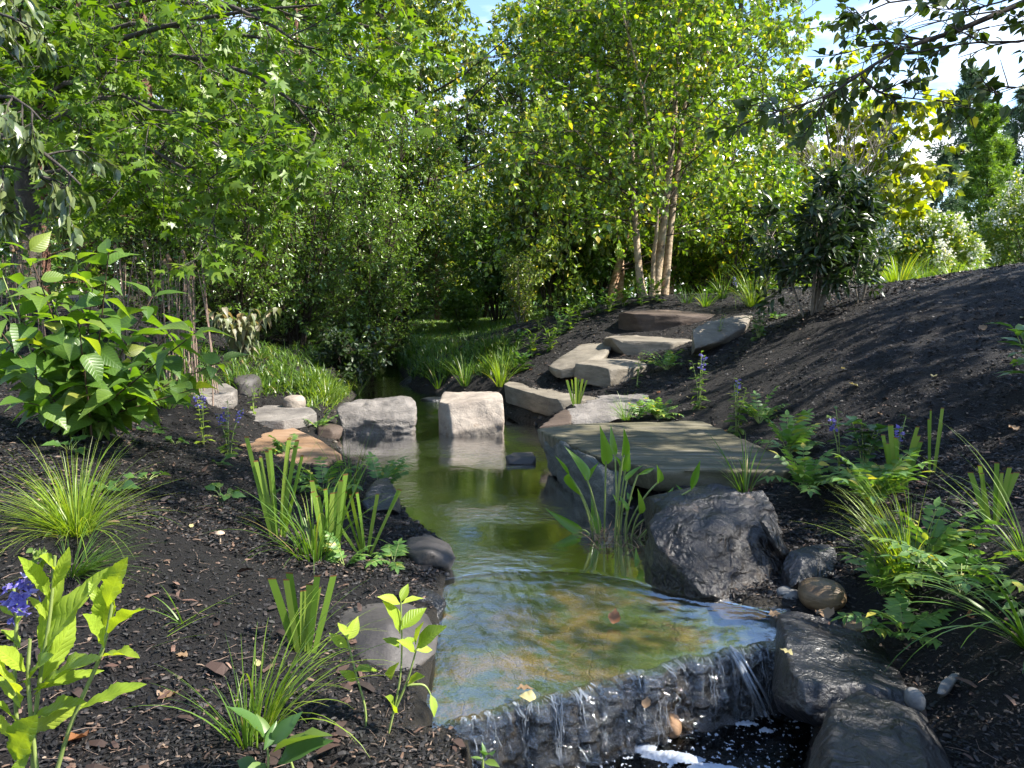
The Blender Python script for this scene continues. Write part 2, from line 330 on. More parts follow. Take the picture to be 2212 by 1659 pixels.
def hit(u, v):
    d = ray(u, v); p = np.array((0, 0, CH)) + d[None] * (_ts / d[1])[:, None]
    b = np.nonzero(p[:, 2] < gz(p[:, 0], p[:, 1]))[0]
    q = p[b[0]] if len(b) else P3(u, v, 30)
    return np.array((q[0], q[1], float(gz(q[0:1], q[1:2])[0])))
gxs = np.concatenate([-np.geomspace(8, 300, 22)[::-1], np.arange(-7.8, -3.5, .1), np.arange(-3.5, 4.2, .033), np.arange(4.2, 9, .12), np.geomspace(9.2, 300, 22)])
gys = np.concatenate([-np.geomspace(2, 60, 8)[::-1], np.arange(-1.8, .9, .12), np.arange(.9, 6.5, .03), np.arange(6.5, 14, .055), np.arange(14, 34, .3), np.geomspace(34.5, 600, 18)])
GX, GY = np.meshgrid(gxs, gys); GZ = gz(GX, GY)
nx, ny = len(gxs), len(gys); ii = (np.arange(ny - 1)[:, None] * nx + np.arange(nx - 1)[None]).ravel()
mulch, t = newmat("black_bark_mulch")
at = nd(t, 'ShaderNodeVertexColor', layer_name='zone'); zs = nd(t, 'ShaderNodeSeparateColor'); t.links.new(at.outputs[0], zs.inputs[0])
n1 = tnoise(t, 55, 8, .7, sc=(1, 1.4, 1)); n2 = tnoise(t, 3, 4, .6); n3 = tnoise(t, 160, 4, .6, sc=(1, 2.2, 1), rot=(0, 0, .6))
col = ramp(t, n1, [(.2, (.002, .002, .002)), (.5, (.006, .0053, .0055)), (.68, (.016, .0135, .0125)), (.78, (.075, .058, .048)), (.88, (.13, .1, .082))])
col = mixc(t, mth(t, 'MULTIPLY', n2, .22), col, (.035, .025, .02))
mud = ramp(t, n1, [(.3, (.012, .010, .007)), (.55, (.03, .025, .018)), (.8, (.065, .052, .038))])
bedc = ramp(t, tnoise(t, 18, 6, .7), [(.3, (.007, .007, .003)), (.47, (.022, .02, .008)), (.58, (.07, .05, .02)), (.70, (.15, .105, .045)), (.85, (.03, .028, .012))])
lawn = ramp(t, tnoise(t, 40, 5, .7), [(.3, (.05, .105, .014)), (.6, (.09, .17, .024)), (.8, (.12, .21, .035))])
col = mixc(t, zs.outputs[2], col, mud); col = mixc(t, zs.outputs[1], col, bedc); col = mixc(t, zs.outputs[0], col, lawn)
p = nd(t, 'ShaderNodeBsdfPrincipled'); p.inputs['Roughness'].default_value = .78; p.inputs['Specular IOR Level'].default_value = .35; t.links.new(col, p.inputs['Base Color'])
bp = nd(t, 'ShaderNodeBump'); bp.inputs['Strength'].default_value = 1.0; bp.inputs['Distance'].default_value = .05; t.links.new(mth(t, 'ADD', n1, mth(t, 'MULTIPLY', n3, .5)), bp.inputs['Height']); t.links.new(bp.outputs[0], p.inputs['Normal'])
t.links.new(p.outputs[0], nd(t, 'ShaderNodeOutputMaterial').inputs[0])
m = MB(); m.add(np.stack([GX, GY, GZ], -1), np.stack([ii, ii + 1, ii + nx + 1, ii + nx], -1))
ground = m.build("ground", mulch); tag(ground, kind='structure')
ca = ground.data.color_attributes.new('zone', 'FLOAT_COLOR', 'POINT')
spool = sdist(POOL, GX, GY); slow = sdist(LOW, GX, GY)
def lawn_zone(x, y): return sm(y, 12.4, 13.4) * sm(x, -7, -6) * (1 - sm(x, 2.6 , 4.5)) + sm(y, 11.5, 13) * sm(x, 4.2, 5.5) + sm(y, 30, 34)
zl = np.clip(lawn_zone(GX, GY), 0, 1)
zb = np.clip(sm(np.maximum(spool, slow), -.01, .05), 0, 1)
zm = np.clip(1 - sm(-np.maximum(spool, slow), .02, .22), 0, 1) * (1 - zb)
cols = np.stack([zl * (1 - zb), zb, zm, np.ones_like(zl)], -1); ca.data.foreach_set('color', cols.astype(np.float32).ravel())

# ------------------------------------------------------------------ water
def water_mat(name, tint, scale, strength, rough=.03, stretch=(1, 1, 1), scale2=None, murk=None, s2=.5, dist=.02, fres=1.1, calm=False):
    m, t = newmat(name)
    n = tnoise(t, scale, 4, .55, sc=stretch, dist=.6); h = n
    if scale2: h = mth(t, 'ADD', n, mth(t, 'MULTIPLY', tnoise(t, scale2, 4, .6, sc=stretch), s2))
    if calm: h = mth(t, 'MULTIPLY', h, mth(t, 'MULTIPLY_ADD', sm_node(t, tnoise(t, 1.1, 2, .5), .42, .6), .85, .12))
    bp = nd(t, 'ShaderNodeBump'); bp.inputs['Strength'].default_value = strength; bp.inputs['Distance'].default_value = dist; t.links.new(h, bp.inputs['Height'])
    fr = nd(t, 'ShaderNodeFresnel'); fr.inputs[0].default_value = 1.33; t.links.new(bp.outputs[0], fr.inputs['Normal'])
    tr = nd(t, 'ShaderNodeBsdfTransparent'); tr.inputs[0].default_value = (*tint, 1)
    gl = nd(t, 'ShaderNodeBsdfGlossy'); gl.inputs['Roughness'].default_value = rough; t.links.new(bp.outputs[0], gl.inputs['Normal'])
    base = tr.outputs[0]
    if murk:
        df = nd(t, 'ShaderNodeBsdfDiffuse'); df.inputs[0].default_value = (*murk[0], 1)
        x0 = nd(t, 'ShaderNodeMixShader'); x0.inputs[0].default_value = murk[1]; t.links.new(base, x0.inputs[1]); t.links.new(df.outputs[0], x0.inputs[2]); base = x0.outputs[0]
    x = nd(t, 'ShaderNodeMixShader'); t.links.new(mth(t, 'MINIMUM', mth(t, 'MULTIPLY_ADD', fr.outputs[0], fres, .01), 1.0), x.inputs[0]); t.links.new(base, x.inputs[1]); t.links.new(gl.outputs[0], x.inputs[2])
    t.links.new(x.outputs[0], nd(t, 'ShaderNodeOutputMaterial').inputs[0]); return m
def grid(rows, name, mat, kind=None, split=None, smooth=True):
    R = np.array(rows); n, k = R.shape[:2]; i = (np.arange(n - 1)[:, None] * k + np.arange(k - 1)[None]).ravel()
    uv = np.stack(np.meshgrid(np.linspace(0, 1, k), np.linspace(0, 1, n)), -1)
    m = MB(); m.add(R, np.stack([i, i + 1, i + k + 1, i + k], -1), uv)
    if split is not None: m.fm[4][0] = (i // k >= split).astype(int)
    o = m.build(name, mat, smooth=smooth)
    return tag(o, kind=kind) if kind else o
def resample(poly, k):
    poly = np.asarray(poly, float); s = np.concatenate([[0], np.cumsum(np.linalg.norm(np.diff(poly, axis=0), axis=1))]); q = np.linspace(0, s[-1], k)
    return np.stack([np.interp(q, s, poly[:, c]) for c in range(poly.shape[1])], -1)
NK = 220
LINE_A = [(800, 1330), (955, 1243), (1010, 1232), (1100, 1224), (1200, 1224), (1290, 1232), (1370, 1250), (1440, 1275), (1560, 1296), (1700, 1330)]
A2 = resample([G(u, v, 0)[:2] for u, v in LINE_A], NK); E2 = resample(EDGE, NK)
rowsw = []
far = np.stack([np.linspace(-6, 6, NK), np.full(NK, 17.0)], -1)
for q in np.linspace(1, 0, 60) ** 2.2:
    xy = A2 * (1 - q) + far * q; rowsw.append(np.column_stack([xy, np.zeros(NK)]))
def wlevel(q):   # the surface dips as it speeds up over the ledge
    return -.016 * sm(q, 0, .6) - .036 * q
for q in np.linspace(.02, 1, 60):
    xy = A2 * (1 - q) + E2 * q
    ph = np.array([noise.fractal(Vector((x * 7, y * 16, 2)), .8, 2, 3) for x, y in xy]); ph2 = np.array([noise.noise(Vector((x * 16 + y * 22, y * 5 - x * 7, 5))) for x, y in xy]); ph3 = np.array([noise.noise(Vector((x * 20 - y * 20, y * 7 + x * 7, 9))) for x, y in xy])
    rip = .0011 * np.sin(q * 52 + ph * 5 + np.linspace(-1, 1, NK) ** 2 * 5) * np.exp(-((q - .18) / .16) ** 2) + .0009 * (ph2 + ph3) * sm(q, .05, .25) * (1 - .6 * sm(q, .5, .9)) + .0012 * ph * sm(q, .1, .5)
    rowsw.append(np.column_stack([xy, wlevel(q) + rip]))
pool_m = water_mat("pool_water", (.66, .66, .48), 13, .30, .01, (1, 1.7, 1), 42, s2=.25, calm=True)
ledge_wm = water_mat("ledge_water", (.88, .88, .76), 16, .12, .015, (1, 1, 1), 60, s2=.35, fres=.38)
water = grid(rowsw, "water", [pool_m, ledge_wm], 'structure', split=62)
tt = np.linspace(0, 1, NK)
jag = .02 * np.sin(tt * 31) + .012 * np.sin(tt * 77 + 1) + .008 * np.sin(tt * 143)
perp = nrm(np.gradient(E2, axis=0)); perp = np.stack([perp[:, 1], -perp[:, 0]], -1); perp *= np.where(perp[:, 1:2] > 0, -1, 1)      # towards the lower pool
prof = [(0, 0), (.018, -.006), (.032, -.02), (.040, -.045), (.044, -.08), (.05, -.13), (.056, -.18), (.062, -.225), (.075, -.262)]
def face_rough(x, y, z):
    v = Vector((x, y * .6, z)); return .026 * noise.fractal(v * 17, .75, 2.1, 5) + .012 * (noise.ridged_multi_fractal(v * 26, .9, 2.0, 3, 1.0, 2.0) - 1.1)
rowsf = []
for q in np.linspace(0, 1, 40):
    o = np.interp(q * 8, range(9), [a for a, b in prof]); dz = np.interp(q * 8, range(9), [b for a, b in prof]); xy = E2 + perp * o; k_ = float(sm(np.array(q), 0, .12))
    d = np.array([face_rough(x, y, dz) for x, y in xy]) * k_ + .006 * k_
    lift = np.array([.016 * noise.fractal(Vector((a * 44, 7, 4)), .8, 2, 4) for a in tt]) * k_
    rowsf.append(np.column_stack([xy + perp * (d + .012 * np.abs(np.array([noise.noise(Vector((a * 70, q * 1.5, 2))) for a in tt])) * k_)[:, None], np.full(NK, -.052) + dz + lift]))
fall_m = water_mat("falling_water", (.93, .94, .95), 60, 1.0, .07, (1, 1, .8), 150, s2=1.0, dist=.05, fres=.7)
waterfall = grid(rowsf, "waterfall", fall_m, 'structure')
low_m = water_mat("lower_pool_water", (.45, .5, .5), 13, .45, .03, (1, 1, 1), 50, s2=.5)
lx, ly = np.meshgrid(np.linspace(-.9, 1.7, 60), np.linspace(-2, 3.2, 120))
lowz = -.3 + .006 * np.sin(lx * 19 + 3 * np.sin(ly * 11)) * np.sin(ly * 23)
lower = grid(np.stack([lx, ly, lowz], -1), "lower_pool", low_m, 'structure')
# ------------------------------------------------------------------ rocks
M = {}
M['ledge'] = rock_mat("algae_ledge_stone", [(.32, (.022, .02, .011)), (.42, (.02, .04, .012)), (.48, (.035, .06, .016)), (.53, (.12, .08, .028)), (.60, (.21, .14, .055)), (.75, (.07, .052, .033))], 3.6, fine=110, rough=.35, spec=.5, bump=1.0)
M['pale'] = rock_mat("pale_tan_stone", [(.3, (0.0866, 0.0694, 0.0562)), (.45, (0.2122, 0.1794, 0.1490)), (.6, (0.3112, 0.2714, 0.2254)), (.8, (0.3713, 0.3315, 0.2847))], 3.4, (1, 1, 1.6), bump=.5, spots=((.14, .09, .05), .62, .6))
M['grey'] = rock_mat("grey_weathered_stone", [(.3, (0.0348, 0.0314, 0.0289)), (.45, (0.1148, 0.1037, 0.0952)), (.6, (0.1955, 0.1776, 0.1606)), (.8, (0.2635, 0.2414, 0.2117))], 5, (1, 1, 2.4), rot=(.2, .1, 0), bump=.9)
M['step'] = rock_mat("split_grey_tan_flagstone", [(.3, (0.0580, 0.0478, 0.0368)), (.45, (0.1224, 0.1058, 0.0828)), (.6, (0.1904, 0.1674, 0.1325)), (.8, (0.2438, 0.2171, 0.1803))], 4, (1, 1, 4), bump=.5)
M['brown'] = rock_mat("brown_flagstone", [(.3, (.022, .015, .011)), (.45, (.05, .035, .026)), (.6, (.09, .065, .05)), (.75, (.2, .17, .14))], 4, (1, 1, 3), bump=.5)
M['green'] = rock_mat("mossy_layered_slate", [(.36, (0.029, 0.027, 0.016)), (.45, (0.065, 0.058, 0.032)), (.51, (0.100, 0.090, 0.055)), (.57, (0.129, 0.114, 0.078)), (.66, (0.175, 0.158, 0.129))], 3.0, (.5, 8.5, 3), rot=(0, 0, -.08), bump=.3, crack=.0, fine=45)
M['slate'] = rock_mat("grey_green_slate", [(.3, (0.024, 0.027, 0.024)), (.45, (0.068, 0.072, 0.064)), (.6, (0.128, 0.132, 0.116)), (.8, (0.200, 0.200, 0.176))], 6, (1, 1, 2.5), bump=1.0)
M['rust'] = rock_mat("rust_orange_flagstone", [(.3, (0.075, 0.048, 0.029)), (.45, (0.173, 0.101, 0.054)), (.6, (0.242, 0.158, 0.099)), (.8, (0.259, 0.216, 0.191))], 3, (.6, 2.5, 2), bump=.25, crack=.2)
M['dark'] = rock_mat("dark_wet_basalt", [(.34, (0.0032, 0.0032, 0.0040)), (.44, (0.0080, 0.0072, 0.0080)), (.53, (0.0184, 0.0160, 0.0152)), (.60, (0.0432, 0.0336, 0.0264)), (.72, (0.0920, 0.0720, 0.0576))], 5.5, (1, 1, 1.3), rot=(.5, .3, .2), rough=.36, spec=.6, bump=.8, spots=((.15, .11, .08), .60, .75), fine=90, crack=.3, flake=.7)
M['black'] = rock_mat("black_wet_slate", [(.34, (.005, .005, .006)), (.48, (.012, .012, .014)), (.57, (.026, .025, .026)), (.66, (.06, .055, .052)), (.8, (.12, .105, .09))], 6, (1, 1.4, 1.2), rough=.32, spec=.6, bump=.55, spots=((.13, .115, .1), .64, .6), fine=80, crack=.3, flake=.45)
M['smooth'] = rock_mat("smooth_dark_grey_stone", [(.3, (0.0285, 0.0263, 0.0263)), (.5, (0.0480, 0.0435, 0.0413)), (.7, (0.0735, 0.0660, 0.0607))], 3, (1, 3, 2), rough=.6, bump=.3, crack=.0)
M['pebble'] = rock_mat("pale_grey_pebble", [(.3, (.09, .088, .085)), (.5, (.16, .155, .145)), (.75, (.25, .24, .22))], 14, bump=.3, crack=.0)
M['stripe'] = rock_mat("striped_brown_cobble", [(.3, (0.043, 0.028, 0.015)), (.45, (0.093, 0.062, 0.034)), (.6, (0.174, 0.124, 0.071)), (.8, (0.248, 0.192, 0.124))], 7, (1, 1, 6), rot=(0, .3, 0), rough=.45, bump=.3, crack=0.0)
def rock(name, pts, mat, label, cat='rock', voxel=.02, amp=.02, ns=5., seed=0, strata=0., group=None, soft=0, facet=0.0):
    cut = {M['dark']: 11, M['slate']: 14, M['black']: 9, M['grey']: 4, M['brown']: 8, M['step']: 6}.get(mat, 0)
    pts = np.asarray(pts, float); c = pts.mean(0); base = np.array((c[0], c[1], pts[:, 2].min()))
    bm = bmesh.new()
    for q in pts: bm.verts.new(q - base)
    bmesh.ops.convex_hull(bm, input=bm.verts); loose = [v for v in bm.verts if not v.link_faces]
    if loose: bmesh.ops.delete(bm, geom=loose, context='VERTS')
    bmesh.ops.recalc_face_normals(bm, faces=bm.faces)
    tm = bpy.data.meshes.new('tmp'); bm.to_mesh(tm); bm.free(); to = bpy.data.objects.new('tmp', tm); C.objects.link(to)
    r = to.modifiers.new('r', 'REMESH'); r.mode = 'VOXEL'; r.voxel_size = voxel
    if soft: s_ = to.modifiers.new('s', 'SMOOTH'); s_.iterations = soft; s_.factor = .5
    dg = bpy.context.evaluated_depsgraph_get(); ev = to.evaluated_get(dg); me = bpy.data.meshes.new_from_object(ev); bpy.data.objects.remove(to); bpy.data.meshes.remove(tm)
    n = len(me.vertices); co = np.empty(n * 3, np.float32); me.vertices.foreach_get('co', co); co = co.reshape(-1, 3)
    no = np.empty(n * 3, np.float32); me.vertices.foreach_get('normal', no); no = no.reshape(-1, 3)
    d = np.empty(n); off = Vector((seed * 3.7, seed * 1.3, -seed * 2.1))
    for i in range(n):
        q = Vector(co[i]); a = noise.fractal(q * ns + off, .9, 2.1, 5); b = noise.ridged_multi_fractal(q * ns * .55 + off, .9, 2.0, 3, 1.0, 2.0)
        d[i] = a * .6 + (b - 1.2) * .25 + (.8 * (.5 - noise.voronoi(q * ns * .9 + off + Vector((a, b, a)) * .12, distance_metric='MANHATTAN')[0][0]) if mat in (M['dark'], M['slate'], M['black']) else 0)
        if strata: d[i] += strata * noise.noise(Vector((q.x * 1.2, q.y * 1.2, q.z * 26 + a)) + off)
    co = co + no * (d * amp)[:, None]
    if cut:     # split faces: shave the block along random planes
        q_ = np.random.default_rng(seed + 900); cc = co.mean(0); lo0, hi0 = co.min(0), co.max(0)
        cut = min(cut, 9) if 'slab' in label else cut
        for _ in range(cut):
            nv = nrm(q_.normal(size=3) + (0, 0, .15)); nv = nv if mat not in (M['step'], M['brown']) else nrm(nv * (1, 1, .25)); pr = (co - cc) @ nv; lim = pr.max() * q_.uniform(.66, .95); ov = np.maximum(pr - lim, 0); co = co - nv[None] * (ov * .92)[:, None]
        lo1, hi1 = co.min(0), co.max(0); co = ((co - lo1) / (hi1 - lo1) * (hi0 - lo0) + lo0).astype(np.float32)
    me.vertices.foreach_set('co', co.astype(np.float32).ravel()); me.polygons.foreach_set('use_smooth', np.ones(len(me.polygons), bool))
    me.name = name; me.materials.clear(); me.materials.append(mat); me.update()
    o = bpy.data.objects.new(name, me); C.objects.link(o); o.location = [float(a) for a in base]
    return tag(o, label, cat, group)
def prism(top, zt, zb, grow=0.0, tilt=None):
    """flat top outline given as picture points at height zt, dropped to zb"""
    a = np.array([G(u, v, zt) for u, v in top]); b = a.copy(); c = a.mean(0); b[:, 2] = zb; b[:, :2] = c[:2] + (b[:, :2] - c[:2]) * (1 + grow); return np.vstack([a, b])
def lump(u, v0, v1, w, y, depth=None, n=14, seed=0, sink=.25, flat=.0):
    """rounded stone seen at column u between rows v0 (top) and v1 (base), w columns wide"""
    r = np.random.default_rng(seed); t = P3(u, v0, y); b = P3(u, v1, y); h = (t[2] - b[2]) * (1 + sink); z0 = b[2] - (t[2] - b[2]) * sink; wd = w / F * y * .5; dp = (depth or wd * .85); pts = []
    e = .62 if flat else .85
    for el in (-85, -55, -30, -8, 12, 32, 52, 72, 88):
        for a in np.linspace(0, 2 * math.pi, 16, endpoint=False): ce, se = math.cos(math.radians(el)), math.sin(math.radians(el)); ce = ce ** e; k = r.uniform(.95, 1.04); pts.append((b[0] + wd * k * ce * math.cos(a), b[1] + dp + dp * k * ce * math.sin(a), z0 + h * (.5 + .5 * math.copysign(abs(se) ** e, se))))
    return pts
rock('stepping_stone', [P3(727, 885, 6.95), P3(735, 874, 7.1), P3(892, 858, 7.15), P3(902, 874, 7.05), P3(898, 902, 6.88), P3(886, 930, 6.86), P3(795, 908, 6.8), P3(733, 944, 6.82), P3(890, 940, 6.85), P3(727, 910, 6.84), P3(735, 868, 7.45), P3(885, 854, 7.5), P3(727, 970, 6.9), P3(895, 970, 6.9), P3(735, 935, 7.5), P3(890, 930, 7.5)],
     M['grey'], 'rough grey stepping stone with an undercut base, left of the square cream one', 'stepping stone', .016, .028, 6, 3, .5)
rock('stepping_stone', [P3(948, 868, 6.93), P3(970, 872, 6.82), P3(1087, 860, 6.88), P3(1082, 850, 7.2), P3(957, 846, 7.5), P3(1074, 847, 7.6), P3(978, 936, 6.68), P3(1088, 915, 6.8), P3(1086, 905, 6.82), P3(948, 932, 6.9), P3(975, 960, 6.7), P3(1088, 950, 6.85), P3(950, 950, 7.5), P3(1085, 940, 7.6)],
     M['pale'], 'square cream stepping stone in the pond, right of the rough grey one', 'stepping stone', .014, .017, 6, 5)
# the flight of stone steps on the mound
rock('stone_step', prism([(1089, 833), (1110, 823), (1200, 822), (1330, 846), (1300, 862), (1222, 864), (1197, 862)], .285, .085), M['step'], 'lowest tan stone step, a broad flat slab jutting out over the water', 'stone step', .02, .008, 6, 1, .8)
T2 = [P3(1245, 785, 7.75), P3(1290, 790, 7.55), P3(1339, 800, 7.4), P3(1400, 793, 7.7), P3(1290, 774, 8.3), P3(1395, 776, 8.4), P3(1240, 823, 7.72), P3(1337, 843, 7.38), P3(1400, 825, 7.7), P3(1290, 812, 8.3), P3(1395, 812, 8.4)]
rock('stone_step', T2, M['step'], 'second stone step from the water, a grey block with a chipped right corner', 'stone step', .02, .010, 6, 2, .6)
T3 = [P3(1321, 735, 8.5), P3(1385, 741, 8.3), P3(1480, 738, 8.3), P3(1512, 735, 8.5), P3(1340, 724, 9.1), P3(1500, 722, 9.2), P3(1309, 772, 8.48), P3(1395, 783, 8.25), P3(1490, 776, 8.3), P3(1512, 765, 8.6), P3(1340, 760, 9.1), P3(1500, 760, 9.2)]
rock('stone_step', T3, M['step'], 'third stone step from the water, the wide grey one below the shade-darkened brown top step', 'stone step', .02, .011, 6, 4, .6)
T4 = [P3(1341, 686, 9.2), P3(1400, 679, 9.15), P3(1480, 680, 9.1), P3(1532, 686, 9.15), P3(1370, 674, 9.7), P3(1440, 669, 9.9), P3(1560, 673, 9.9), P3(1600, 678, 9.6), P3(1341, 722, 9.2), P3(1490, 725, 9.1), P3(1540, 722, 9.15), P3(1370, 710, 9.8), P3(1590, 712, 9.8)]
rock('stone_step', T4, M['brown'], 'topmost stone step under the birches, its brown stone darkened to stand for tree shade', 'stone step', .02, .012, 5, 6, .5)  # darker stone colour than the other steps, standing for tree shade
rock('boulder', [P3(1184, 806, 8.0), P3(1196, 790, 8.3), P3(1262, 740, 8.9), P3(1318, 728, 9.1), P3(1320, 742, 8.6), P3(1300, 775, 8.2), P3(1250, 790, 7.95), P3(1245, 815, 7.85), P3(1200, 818, 7.95), P3(1260, 780, 8.9), P3(1320, 770, 9.0)],
     M['step'], 'long grey wedge of stone flanking the left side of the steps', 'boulder', .02, .016, 5, 7)
rock('boulder', [P3(1492, 736, 7.64), P3(1500, 720, 7.73), P3(1540, 696, 7.91), P3(1600, 681, 8.19), P3(1627, 680, 8.28), P3(1615, 706, 7.87), P3(1560, 740, 7.59), P3(1512, 756, 7.50), P3(1610, 730, 8.10), P3(1510, 770, 7.73), P3(1600, 745, 7.91)],
     M['step'], 'rounded tan boulder flanking the right side of the top steps', 'boulder', .02, .016, 5, 8)
rock('boulder', [P3(1218, 890, 6.35), P3(1228, 878, 6.5), P3(1300, 852, 6.9), P3(1380, 856, 7.0), P3(1432, 848, 7.1), P3(1425, 862, 6.9), P3(1370, 890, 6.3), P3(1340, 912, 6.0), P3(1240, 918, 5.98), P3(1222, 910, 6.1), P3(1240, 935, 6.1), P3(1340, 930, 6.2), P3(1420, 890, 7.0)],
     M['grey'], 'sloping grey boulder between the lowest step and the mossy slab', 'boulder', .02, .018, 5, 9)
rock('boulder', [P3(1160, 922, 5.95), P3(1225, 880, 6.4), P3(1238, 905, 6.1), P3(1232, 922, 5.9), P3(1170, 945, 5.9), P3(1235, 950, 6.1)], M['brown'], 'thin brown wedge of rock lying against the back corner of the mossy slab', 'rock', .016, .010, 6, 10)
# the broad slab on the right bank
S_TOP = [(1158, 927), (1230, 916), (1352, 912), (1519, 908), (1540, 926), (1640, 972), (1733, 1006), (1700, 1018), (1420, 1016), (1350, 1000), (1291, 986), (1211, 948)]
rock('stone_slab', prism(S_TOP, .285, .15, -.04), M['green'], 'broad flat olive stone slab with layered streaks beside the pond', 'stone slab', .022, .010, 3.5, 11, .5)
rock('boulder', [P3(1157, 932, 5.55), P3(1215, 952, 5.0), P3(1290, 990, 4.4), P3(1330, 1010, 4.35), P3(1175, 1008, 5.4), P3(1240, 1085, 4.7), P3(1300, 1120, 4.3), P3(1360, 1120, 4.25), P3(1380, 1030, 4.45), P3(1230, 960, 5.5)],
     M['slate'], 'craggy grey green rock face under the left edge of the mossy slab', 'boulder', .02, .034, 6, 12, .4)
rock('boulder', [P3(1425, 1024, 4.3), P3(1700, 1026, 4.4), P3(1430, 1060, 4.1), P3(1650, 1080, 4.1), P3(1450, 1100, 4.2), P3(1640, 1110, 4.3), P3(1500, 1030, 4.9), P3(1690, 1030, 4.9)], M['black'], 'black shadowed ledge rock under the front edge of the mossy slab', 'rock', .022, .02, 5, 13)
rock('rock', [P3(1092, 985, 5.62), P3(1108, 976, 5.7), P3(1150, 976, 5.72), P3(1158, 992, 5.6), P3(1150, 1004, 5.55), P3(1100, 1002, 5.55), P3(1095, 1020, 5.65), P3(1155, 1020, 5.65), P3(1110, 985, 5.9), P3(1150, 985, 5.9)], M['smooth'], 'small lavender grey rock standing in the pond beside the mossy slab', 'rock', .012, .01, 8, 14)
# big dark rocks on the right of the fall
rock('boulder', [P3(1385, 1062, 3.95), P3(1470, 1040, 4.0), P3(1560, 1036, 3.95), P3(1612, 1062, 3.8), P3(1590, 1110, 3.6), P3(1420, 1120, 3.6), P3(1400, 1180, 3.7), P3(1600, 1180, 3.8)], M['black'], 'flat topped black rock behind the largest dark boulder', 'boulder', .018, .018, 6, 15)
rock('boulder', [P3(1424, 1112, 3.36), P3(1470, 1072, 3.5), P3(1545, 1068, 3.55), P3(1632, 1060, 3.55), P3(1650, 1100, 3.42), P3(1684, 1205, 3.24), P3(1689, 1262, 3.18), P3(1650, 1270, 3.12), P3(1594, 1294, 3.04), P3(1510, 1284, 3.03), P3(1440, 1262, 3.1), P3(1408, 1235, 3.2), P3(1402, 1180, 3.26), P3(1500, 1150, 3.2), P3(1600, 1320, 3.1), P3(1450, 1300, 3.1), P3(1690, 1270, 3.6), P3(1420, 1240, 3.7)],
     M['dark'], 'largest dark boulder, rough with brown patches, beside the water plants', 'boulder', .012, .03, 6, 16, .25)
rock('rock', [P3(1634, 1112, 3.32), P3(1668, 1122, 3.35), P3(1712, 1188, 3.25), P3(1700, 1196, 3.20), P3(1680, 1180, 3.17), P3(1640, 1130, 3.26), P3(1700, 1220, 3.30)], M['dark'], 'thin dark shard leaning against the right side of the largest dark boulder', 'rock', .011, .008, 8, 17)
rock('rock', [P3(1698, 1196, 3.17), P3(1740, 1186, 3.26), P3(1800, 1172, 3.31), P3(1812, 1200, 3.21), P3(1818, 1245, 3.12), P3(1790, 1246, 3.07), P3(1720, 1262, 3.02), P3(1698, 1258, 3.04), P3(1740, 1210, 3.10), P3(1700, 1300, 3.12), P3(1810, 1290, 3.17)], M['black'], 'blocky blue black rock right of the largest dark boulder', 'rock', .013, .014, 7, 18)
rock('cobble', lump(1796, 1272, 1326, 112, 2.84, .10, 14, 19, .25), M['stripe'], 'rounded brown striped cobble by the black rocks', 'cobble', .010, .006, 5, 19, soft=14)
rock('pebble', lump(1712, 1281, 1313, 58, 2.99, .06, 12, 20, .2), M['pebble'], 'pale grey rounded pebble left of the striped brown cobble', 'pebble', .008, .005, 8, 20, soft=14)
rock('flat_stone', [G(1515, 1300, -.02), G(1620, 1296, 0), G(1700, 1312, 0), G(1680, 1336, -.02), G(1560, 1340, -.03), G(1515, 1300, -.15), G(1620, 1296, -.15), G(1700, 1312, -.15), G(1680, 1336, -.15), G(1560, 1340, -.15)], M['brown'], 'flat wet brown ledge stone at the foot of the largest dark boulder', 'flat stone', .011, .008, 7, 21)
rock('flat_stone', prism([(1650, 1303), (1760, 1306), (1800, 1320), (1770, 1334), (1668, 1330)], .0, -.15), M['smooth'], 'flat grey stone just below the pale pebble', 'flat stone', .011, .006, 7, 22)
rock('flat_stone', prism([(1820, 1328), (1900, 1324), (1912, 1346), (1850, 1362), (1820, 1350)], .015, -.03), M['stripe'], 'yellowish flat stone wedged behind the flat black slab', 'flat stone', .011, .006, 7, 23)
rock('stone_slab', [P3(1733, 1322, 2.85), P3(1782, 1322, 2.87), P3(1870, 1374, 2.68), P3(1926, 1398, 2.61), P3(1966, 1508, 2.28), P3(1880, 1500, 2.26), P3(1822, 1512, 2.22), P3(1757, 1508, 2.22), P3(1690, 1470, 2.32), P3(1666, 1420, 2.44), P3(1662, 1392, 2.50), P3(1728, 1370, 2.59),
     P3(1700, 1540, 2.44), P3(1780, 1560, 2.29), P3(1960, 1550, 2.39), P3(1900, 1450, 2.73)], M['black'], 'large flat black slab tilted beside the waterfall, with leaf litter on it', 'stone slab', .013, .012, 5, 24, .3)
rock('boulder', [P3(1871, 1512, 2.11), P3(1840, 1530, 2.04), P3(1905, 1530, 2.06), P3(1952, 1540, 2.04), P3(2000, 1560, 2.02), P3(2083, 1630, 1.87), P3(2100, 1680, 1.78), P3(1800, 1545, 2.00), P3(1745, 1620, 1.82), P3(1722, 1680, 1.77), P3(1900, 1720, 1.65), P3(1740, 1760, 1.78), P3(2090, 1760, 1.78), P3(2000, 1620, 2.21), P3(1850, 1600, 2.30)],
     M['dark'], 'dark boulder at the bottom edge of the view with pale scratches', 'boulder', .012, .022, 5, 25)
rock('pebble', [P3(2022, 1498, 2.2), P3(2032, 1470, 2.25), P3(2055, 1452, 2.3), P3(2080, 1450, 2.32), P3(2060, 1478, 2.25), P3(2036, 1500, 2.2), P3(2075, 1490, 2.35), P3(2040, 1510, 2.3)], M['pebble'], 'pale blue grey stone lying on edge in the dark soil', 'pebble', .007, .005, 8, 26)
